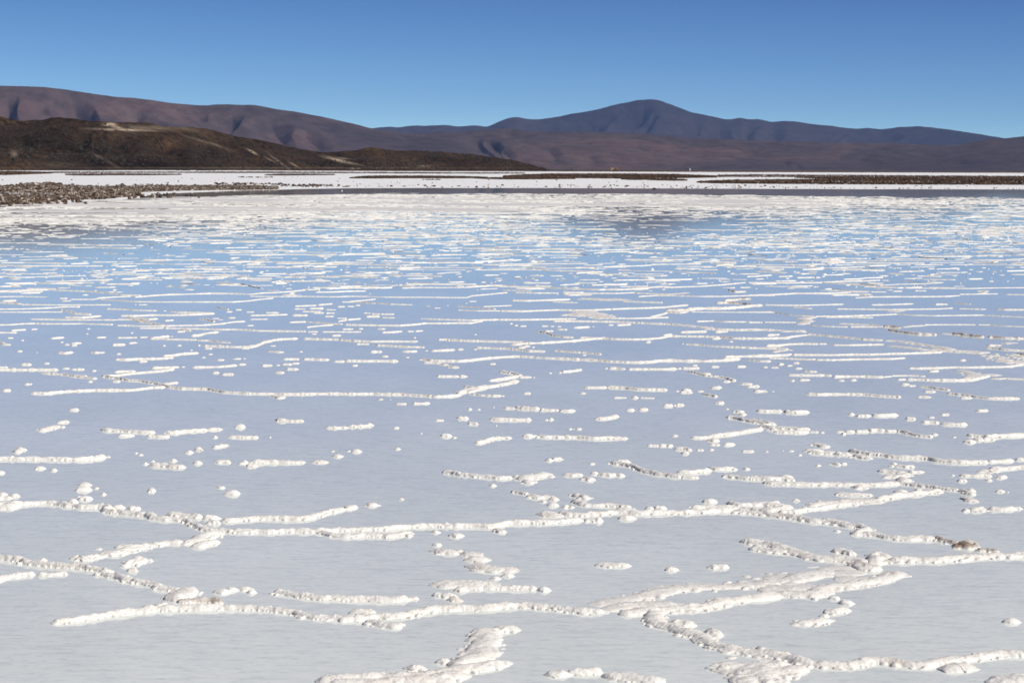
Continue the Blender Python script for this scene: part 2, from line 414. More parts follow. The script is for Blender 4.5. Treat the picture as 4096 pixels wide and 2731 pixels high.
ho, HX, HY, HZ = range_layer('scrub_hill', hill_prof, hfoot, lambda a: hfoot(a) + np.interp(a, [-.25, -.08, .02], [190, 130, 35]), HILL, spur=.40, lam=85, seed=44, valleys=hv, na=1700, nt=120, shape=.9, foot_z=-.3, lean=.5, fine=2.4)
px_, py_ = project(HX, HY, HZ)
S = np.zeros_like(px_)
for (x, y, sx_, sy_, ang, a) in [(440, 499, 24, 6, 0, 1.3), (500, 520, 100, 4, .03, 1.4), (470, 511, 45, 6, .3, .9), (600, 512, 110, 9, .02, .35), (60, 617, 16, 13, .5, .5), (85, 605, 8, 8, 0, .4), (420, 640, 60, 5, .5, .22), (390, 625, 16, 4, .3, .3), (870, 583, 50, 4, .35, .35), (1010, 608, 22, 3.5, .5, .8),
                           (1120, 650, 55, 3.5, .65, .5), (1080, 640, 26, 3, .5, .45), (1180, 662, 26, 3, .55, .6), (1350, 640, 50, 6, .25, 1.0), (1400, 652, 55, 3, .2, .7), (1360, 632, 40, 3, .1, .5), (1690, 665, 30, 5, 0, .3), (690, 505, 110, 8, .2, .25), (240, 660, 80, 9, 0, .16), (1000, 672, 900, 2.5, 0, .25), (800, 562, 70, 3, .3, .25), (1420, 674, 20, 2, 0, 1)]:
    dx = px_ - x; dy = py_ - y; ca, sa = math.cos(ang), math.sin(ang)
    u = (dx * ca + dy * sa) / sx_; w = (-dx * sa + dy * ca) / sy_
    S = np.maximum(S, a * np.exp(-(u * u + w * w)))
fattr(ho, 'sand', np.clip(S, 0, 1))
print('terrain', time.time() - T0)

# ------------------------------------------------------------------ rocks / clods
_t = (1 + 5 ** .5) / 2
ICO = np.array([(-1, _t, 0), (1, _t, 0), (-1, -_t, 0), (1, -_t, 0), (0, -1, _t), (0, 1, _t), (0, -1, -_t), (0, 1, -_t), (_t, 0, -1), (_t, 0, 1), (-_t, 0, -1), (-_t, 0, 1)]) / np.hypot(1, _t)
ICF = np.array([(0, 11, 5), (0, 5, 1), (0, 1, 7), (0, 7, 10), (0, 10, 11), (1, 5, 9), (5, 11, 4), (11, 10, 2), (10, 7, 6), (7, 1, 8), (3, 9, 4), (3, 4, 2), (3, 2, 6), (3, 6, 8), (3, 8, 9), (4, 9, 5), (2, 4, 11), (6, 2, 10), (8, 6, 7), (9, 8, 1)])
def rocks(X, Y, S, zb=0.0, flat=.7, rough=.35, rng=RNG):
    n = len(X)
    v = ICO[None] * (1 + rough * (rng.random((n, 12, 1)) * 2 - 1)) * rng.uniform(.75, 1.3, (n, 1, 3))
    a = rng.random(n) * 6.283; c, s = np.cos(a)[:, None], np.sin(a)[:, None]
    x = v[..., 0] * c - v[..., 1] * s; y = v[..., 0] * s + v[..., 1] * c
    V = np.stack([x * S[:, None] + X[:, None], y * S[:, None] + Y[:, None], v[..., 2] * S[:, None] * flat + S[:, None] * .25 * flat + zb], -1).reshape(-1, 3)
    F = (ICF[None] + 12 * np.arange(n)[:, None, None]).reshape(-1, 3)
    return V, F

BS, NF, MUDB = .25, 4.6, []
def band(n, xs, tops, bots, s0, s1, seed, dens=None, pw=2.2):
    """clods filling an image band between two edge lines, uniform over the ground they cover"""
    n = int(n * NF)
    MUDB.append((xs, tops, bots, dens or 0))
    g = np.random.default_rng(seed)
    x = g.uniform(xs[0], xs[-1], n * 3)
    yt = np.interp(x, xs, tops); yb = np.interp(x, xs, bots)
    hz = 665 + .0045 * x
    kt, kb = 1 / np.maximum(yt - hz, 2), 1 / (yb - hz)
    k = kb + (kt - kb) * g.random(len(x)) ** 1.0
    y = hz + 1 / k
    X, Y = ground(x, y, .02)
    keep = fbm(X * .12, Y * .05, 4, seed) > (g.random(len(x)) * .5 + (.25 if dens is None else dens))
    X, Y = X[keep][:n], Y[keep][:n]
    S = (s0 + (s1 - s0) * g.random(len(X)) ** pw) * BS
    return X, Y, S

def stuff_rocks(name, lst, mat, seed, flat=.7):
    VV = []
    for (X, Y, S) in lst: VV.append(rocks(X, Y, S, .02, flat, .35, np.random.default_rng(seed)))
    v, f = join(VV)
    o = mesh(name, v, f, mat, smooth=False); fattr(o, 'tone', np.repeat(np.random.default_rng(3).random(len(v) // 12), 12)); tag(o, kind='stuff'); return o

spit = [band(5200, [-300, -100, 0, 110, 190, 300, 600, 900, 1110], [742, 744, 745, 742, 739, 745, 747, 744, 749], [826, 824, 819, 817, 806, 801, 768, 761, 757], .10, .42, 71, .24),
        band(1800, [-300, 0, 120, 200, 400, 600, 1000], [742, 745, 745, 742, 747, 747, 745], [760, 760, 760, 759, 765, 763, 757], .15, .5, 72, .2),
        band(900, [-300, 0, 120, 250, 400, 560], [785, 785, 784, 780, 775, 765], [819, 818, 814, 802, 799, 786], .12, .5, 73, .2),
        band(900, [600, 800, 1000, 1110], [744, 744, 745, 750], [763, 762, 760, 757], .15, .45, 74, .0)]
# a few heaps that stand proud of the spit
for (x, y, n, sp, s1) in [(136, 742, 26, .9, .55), (164, 742, 30, .6, .8), (180, 743, 34, .8, .85), (232, 745, 14, .7, .55), (55, 771, 34, 1.0, .5), (110, 762, 30, 1.1, .5), (205, 760, 30, 1.0, .5), (264, 764, 40, 1.2, .6), (40, 816, 70, .9, .32), (90, 812, 90, .9, .42), (104, 806, 30, .35, .42), (330, 790, 60, 1.4, .45), (325, 786, 14, .3, .5), (135, 808, 18, .5, .4), (470, 787, 40, 1.5, .4), (556, 742, 30, 1.6, .5), (985, 744, 22, 1.0, .5)]:
    g = np.random.default_rng(int(x * 7 + y)); X0, Y0 = ground(x, y, .02)
    spit.append((X0 + g.normal(0, sp, n), Y0 + g.normal(0, sp * 1.4, n), g.uniform(.05, s1 * .32, n)))
stuff_rocks('rubble_spit', spit, MUD, 5, .85)
far_b = [band(1500, [-200, 0, 60, 130, 210], [686, 686, 686, 688, 691], [703, 702, 700, 698, 694], .25, .85, 81, .1),
         band(900, [100, 400, 800, 1200], [689, 688.5, 688, 688.5], [693, 692.5, 692.5, 693], .25, .8, 82, .1),
         band(900, [800, 1200, 1700, 2100], [688, 688.5, 690, 691], [693, 693, 695, 696], .3, .8, 83, .15),
         band(700, [262, 330, 480, 600, 725], [698, 696, 696, 697, 699], [701, 703, 702.5, 701.5, 700], .25, .7, 84, .1),
         band(550, [1060, 1110, 1200, 1337], [701, 697, 696, 699], [702.5, 703, 702.5, 700.5], .25, .7, 85, .1),
         band(2400, [1400, 1450, 1520, 1700, 1850, 1950], [712, 706, 704, 704, 706, 710], [713.5, 714, 714.5, 714, 714, 713.5], .15, .55, 86, .0),
         band(700, [1900, 2000, 2100, 2300], [712, 711, 712, 713], [715, 718, 718, 717], .2, .5, 87, .15),
         band(3600, [2014, 2080, 2200, 2500, 2700, 2865], [706, 700, 695, 695, 697, 704], [710, 713, 714, 716, 714, 711], .25, .75, 88, .05),
         band(500, [2486, 2520, 2560, 2627], [716, 713, 713, 717], [719, 721, 721, 719], .2, .6, 89, .0),
         band(300, [2590, 2700, 2748], [716, 715, 720], [721, 724, 723], .15, .5, 90, .2),
         band(4200, [2790, 2860, 2950, 3100, 3400, 3700, 4096, 4500, 5200], [729, 724, 721, 719, 716, 717, 718, 720, 726], [731, 734, 735, 736, 738, 739, 740, 742, 752], .18, .60, 91, .0),
         band(2600, [2870, 3000, 3320, 3600, 4096, 4500, 5200], [700, 698, 700, 702, 705, 708, 716], [709, 709, 710, 716, 720, 723, 732], .25, .75, 92, .03),
         band(1800, [3180, 3330, 3500, 4096, 4600], [712, 708, 707, 709, 712], [712.5, 717, 724, 727, 730], .2, .7, 93, .05),
         band(1400, [-200, 800, 1600, 2200, 3000, 4096, 4500], [679.5, 681, 684.5, 685.5, 688, 691, 693], [681, 682, 685.5, 686.7, 689.4, 692.6, 695], .35, .8, 94, .1)]
stuff_rocks('rubble_bands', far_b, DARKMUD, 6, .8)
fp, fq = project(FLX, FLY, np.full_like(FLX, .02)); mm = np.zeros_like(FLX)
for xs, tops, bots, dn in MUDB:
    if dn >= .25: continue
    yt = np.interp(fp, xs, tops, left=0, right=0); yb = np.interp(fp, xs, bots, left=0, right=0)
    mm = np.maximum(mm, np.clip(np.minimum(fq - yt + .5, yb - fq + .5), 0, 1) * (fp > xs[0]) * (fp < xs[-1]))
fattr(flat, 'mud', np.where(FLEDGE > 0.02, mm, 0))
BS, NF = .5, 1.0
shore_b = [band(260, [1150, 1500, 2100, 3000, 4096], [745, 742, 741, 743, 746], [751, 750.5, 750, 753, 756], .06, .26, 95, .35, 3),
           band(170, [1200, 2100, 3000, 4096], [749, 749, 751, 754], [751.5, 751, 754.5, 757], .05, .18, 96, .2, 3),
           band(160, [0, 500, 1100, 2000, 2900], [704, 704, 706, 720, 722], [738, 740, 742, 742, 744], .06, .22, 97, .3, 3),
           band(120, [860, 950, 1150], [733, 733, 737], [739, 740, 741], .08, .3, 98, .0, 2), band(130, [1120, 1240, 1330], [742, 740, 741], [746, 746, 745], .08, .25, 99, .1, 2),
           band(60, [955, 1040, 1090], [709, 709, 710], [711, 712, 711], .12, .35, 100, .0, 2),
           band(50, [1690, 1730, 1760], [719, 719, 719], [721, 721, 721], .12, .3, 101, .0, 2),
           band(110, [300, 420, 600, 700], [797, 795, 775, 772], [803, 798, 786, 776], .05, .17, 102, .1, 2)]
stuff_rocks('scattered_clods', shore_b, DARKMUD, 7, .8)
# scrub dots on the near hill
g = np.random.default_rng(9)
ii = g.integers(6, 118, 5200); jj = g.integers(5, HX.shape[1] - 5, 5200)
keep = fbm(HX[ii, jj] * .03, HY[ii, jj] * .03, 3, 77) > .42
ii, jj = ii[keep], jj[keep]
S_ = g.uniform(.25, .8, len(ii))
v, f = rocks(HX[ii, jj] + g.normal(0, .4, len(ii)), HY[ii, jj], S_, 0, .8, .4, g)
v[:, 2] += np.repeat(HZ[ii, jj], 12)
SCRUB = simple('dark_scrub', (.030, .027, .019), .95, 0, 2, .4)
tag(mesh('hillside_scrub', v, f, SCRUB, smooth=False), kind='stuff')

# single stones one can pick out along the shore
def stone(x, y, s, label, mat=DARKMUD, seed=1, pile=5, group=None, zb=0.0, hh=1.0):
    g = np.random.default_rng(seed); X0, Y0 = ground(x, y, .0)
    X0, Y0 = float(X0), float(Y0)
    offs = g.normal(0, s * .45, (pile, 2)); sc = g.uniform(.35, .75, pile) * s; offs[0] = 0; sc[0] = s * .8
    v, f = rocks(offs[:, 0], offs[:, 1], sc, 0, hh, .35, g)
    o = mesh('stone', v, f, mat, smooth=False); o.location = (X0, Y0, zb)
    tag(o, label, 'stone', group)
stone(1906, 751.5, .13, 'small dark pyramid-shaped stone on the far shore near the middle of the photo', seed=3, pile=3, hh=1.4)
stone(1368, 764, .035, 'small pale stone standing in the calm purple water left of the middle', SALT, seed=4, pile=3)
stone(568, 792, .13, 'dark knobby mud clump in the wet shallows just below the rubble spit', seed=5, pile=9)
stone(1838, 746.5, .12, 'low dark clod on the white shore, left of the pyramid-shaped stone', seed=6, pile=6, hh=.7)
stone(2362, 750.5, .16, 'flat dark clod at the waterline below the orange truck', seed=8, pile=8, hh=.6)
stone(2617, 756, .12, 'small olive clod at the waterline between truck and white cabin', seed=9, pile=6, hh=.6)
stone(3336, 753.2, .15, 'dark clod pair at the waterline under the long rubble band at right', seed=10, pile=6, hh=.7)

# ------------------------------------------------------------------ distant shrubs
LEAF = simple('shrub_leaf', (.045, .045, .034), .9, 0, 3, .35)
STEM = simple('shrub_stem', (.07, .05, .035), .9, 0, 5, .2)
def shrub(x0, x1, ytop, ybase, label, seed):
    g = np.random.default_rng(seed)
    Xa, Ya = ground((x0 + x1) / 2, ybase, 0.0); Xa, Ya = float(Xa), float(Ya)
    D = math.hypot(Xa, Ya); w = (x1 - x0) / FPX * D; h = (ybase - ytop) / FPX * D + .35
    e = empty('shrub', (Xa, Ya, -.05))
    nb = max(3, int(w / (h * .5)))
    bx = np.linspace(-w / 2 + h * .25, w / 2 - h * .25, nb) + g.normal(0, h * .08, nb)
    bh = h * g.uniform(.55, 1.0, nb); bh[nb // 2] = h
    V = []; F = []; n = 0
    L = 170 * nb
    k = g.integers(0, nb, L); th = g.random(L) * 6.283; ph = np.arccos(g.uniform(-.2, 1, L)); rad = g.uniform(.55, 1, L) ** .6
    rx = h * .42
    cx = bx[k] + rx * np.sin(ph) * np.cos(th) * rad; cy = rx * np.sin(ph) * np.sin(th) * rad; cz = np.abs(bh[k] * .92 * (np.cos(ph) * rad * .75 + .2))
    s = g.uniform(.05, .12, L) * h
    d1 = g.normal(size=(L, 3)); d1 /= np.linalg.norm(d1, axis=1)[:, None]; d2 = np.cross(d1, g.normal(size=(L, 3))); d2 /= np.linalg.norm(d2, axis=1)[:, None]
    c_ = np.stack([cx, cy, cz], 1)
    v = np.stack([c_ - d1 * s[:, None], c_ + d2 * s[:, None] * .6, c_ + d1 * s[:, None], c_ - d2 * s[:, None] * .6], 1).reshape(-1, 3)
    mesh('foliage', v, np.arange(4 * L).reshape(-1, 4), LEAF, e, smooth=False)
    parts = []
    for i in range(nb):
        for m in range(4):
            a = g.random() * 6.283; tx, ty, tz = bx[i] + math.cos(a) * rx * .5, math.sin(a) * rx * .5, bh[i] * .6
            r = .03
            ring = np.array([[math.cos(b), math.sin(b)] for b in np.arange(4) * math.pi / 2])
            v0 = np.concatenate([np.c_[ring * r + (bx[i], 0), np.zeros(4)], np.c_[ring * r * .4 + (tx, ty), np.full(4, tz)]])
            f0 = np.array([[j, (j + 1) % 4, 4 + (j + 1) % 4, 4 + j] for j in range(4)])
            parts.append((v0, f0))
    v, f = join(parts); tag(mesh('stems', v, f, STEM, e), kind='stuff')
    tag(e, label, 'shrub', 'shrubs at the foot of the brown hill')
shrub(705, 717, 675.5, 683, 'smallest, leftmost dark shrub at the foot of the brown hill', 1)
shrub(730, 762, 671.5, 683.5, 'tallest dark shrub with a pointed top, second from left at the hill foot', 2)
shrub(784, 828, 675.5, 683.5, 'wide low dark shrub clump right of the tallest one at the hill foot', 3)
shrub(831, 861, 676, 683.5, 'square dark shrub, rightmost of those at the foot of the brown hill', 4)

# ------------------------------------------------------------------ truck
def cyl(cx, cy, cz, r, w, axis='y', n=16):
    a = np.arange(n) * 2 * math.pi / n
    c, s = np.cos(a) * r, np.sin(a) * r
    if axis == 'y': A = np.stack([c, np.full(n, -w / 2), s], 1); B = np.stack([c, np.full(n, w / 2), s], 1)
    elif axis == 'x': A = np.stack([np.full(n, -w / 2), c, s], 1); B = np.stack([np.full(n, w / 2), c, s], 1)
    else: A = np.stack([c, s, np.full(n, -w / 2)], 1); B = np.stack([c, s, np.full(n, w / 2)], 1)
    v = np.concatenate([A, B, [A.mean(0)], [B.mean(0)]]) + (cx, cy, cz)
    f = [[j, (j + 1) % n, n + (j + 1) % n, n + j] for j in range(n)]
    f += [[2 * n, (j + 1) % n, j, j] for j in range(n)] + [[2 * n + 1, n + j, n + (j + 1) % n, n + (j + 1) % n] for j in range(n)]
    return v, np.array([[a, b, c, d] for a, b, c, d in f])
def cylmesh(name, args, mat, parent, n=16):
    v, f = cyl(*args, n=n) if len(args) < 8 else cyl(*args)
    quads = f[:n]; tris = f[n:, :3]
    return mesh(name, v, [quads, tris], mat, parent, smooth=False)
TX, TY = ground(2458, 683.2, 0.0); TX, TY = float(TX), float(TY)
TD = math.hypot(TX, TY); k = TD / FPX            # metres per photo pixel at the truck
YEL = simple('truck_yellow_paint', (.55, .33, .07), .5, 0, 3, .12); ORG = simple('truck_orange_paint', (.42, .15, .035), .6, 0, 2, .2)
DRK = simple('dark_glass', (.02, .02, .025), .15, 0, 3, .1); STL = simple('truck_steel', (.06, .065, .09), .6, .3, 3, .2)
GRY = simple('pale_tank', (.42, .42, .45), .5, 0, 3, .15); TYR = simple('tyre_rubber', (.02, .02, .02), .9, 0, 8, .1)
tr = empty('truck', (TX, TY, -.04))
def P(px0, px1, yt, yb):   # rectangle in photo pixels -> local x range, z range
    return (px0 - 2458) * k, (px1 - 2458) * k, (683.2 - yb) * k, (683.2 - yt) * k
W_ = 2.4
def tb(name, rect, mat, depth=W_, parent=tr, bev=.05, yoff=0):
    x0, x1, z0, z1 = P(*rect)
    v, f = box((x0 + x1) / 2, yoff, (z0 + z1) / 2, x1 - x0, depth, z1 - z0)
    o = mesh(name, v, f, mat, parent, smooth=False); bevelled(o, bev); return o
cab = tb('cab', (2442.5, 2449.6, 671.2, 681.6), YEL, bev=.15)
tb('windscreen', (2442.1, 2444.2, 672.4, 676.4), DRK, W_ * .86, cab, .02)
tb('door_window', (2445.0, 2447.6, 672.6, 675.6), DRK, W_ + .04, cab, .02)
tb('bumper', (2441.6, 2443.0, 679.6, 681.8), STL, W_ * .95, bev=.05)
tb('chassis', (2443.5, 2474.0, 678.6, 680.4), STL, 1.0)
xa, xb, za, zb_ = P(2450.6, 2459.4, 673.4, 678.2)
cylmesh('tank', ((xa + xb) / 2, 0, (za + zb_) / 2, (zb_ - za) / 2, xb - xa, 'x'), GRY, tr)
bxo = tb('cargo_box', (2460.5, 2474.3, 670.8, 678.2), ORG, bev=.06)
for i in range(7):
    xx = 2461.3 + i * 2.0
    tb('side_rib', (xx, xx + .35, 671.0, 678.1), ORG, W_ + .12, bxo, .01)
for wx in (2446.3, 2465.2, 2470.6):
    for sgn in (-1, 1):
        x0, _, z0, _ = P(wx, wx, 0, 681.1)
        w = cylmesh('wheel', (x0, sgn * (W_ / 2 - .18), .52, .52, .34, 'y'), TYR, tr)
        cylmesh('rim', (x0, sgn * (W_ / 2 - .0), .52, .27, .06, 'y'), GRY, w)
tag(tr, 'distant flatbed truck with yellow cab and orange cargo box on the horizon plain', 'truck')

# white cabin and thin posts
WX, WY = ground(2760, 683.6, 0.0); WX, WY = float(WX), float(WY); kw = math.hypot(WX, WY) / FPX
WHT = simple('white_painted_panel', (.78, .78, .76), .6, 0, 3, .05)
cb = empty('cabin', (WX, WY, -.05))
v, f = box(0, 0, 4.6 * kw, 4.6 * kw, 4.2 * kw, 9.2 * kw); bevelled(mesh('wall', v, f, WHT, cb, smooth=False), .04)
v, f = box(0, 0, 9.6 * kw, 5.4 * kw, 5.0 * kw, .8 * kw); bevelled(mesh('roof', v, f, WHT, cb, smooth=False), .06)
v, f = box(0, -2.13 * kw, 4.2 * kw, 2.7 * kw, .08 * kw, 7.6 * kw); dd = mesh('door', v, f, simple('cabin_door_paint', (.66, .67, .67), .6), cb, smooth=False)
v, f = box(1.0 * kw, -2.22 * kw, 4.2 * kw, .15 * kw, .12 * kw, .7 * kw); mesh('handle', v, f, STL, dd, smooth=False)
tag(cb, 'small white upright cabin standing alone on the far edge of the salt flat', 'cabin')
POST = simple('weathered_post', (.07, .06, .055), .9)
for (x, yt, yb, lb) in [(2752.5, 676.5, 683.6, 'short dark post just left of the small white cabin'), (2771.5, 673.5, 683.8, 'taller dark post just right of the small white cabin')]:
    X0, Y0 = ground(x, yb, 0.0); kk = math.hypot(X0, Y0) / FPX
    o = cylmesh('post', (0, 0, (yb - yt) * kk / 2, .13, (yb - yt) * kk, 'z'), POST, None, 8); o.location = (float(X0), float(Y0), -.05)
    tag(o, lb, 'post')

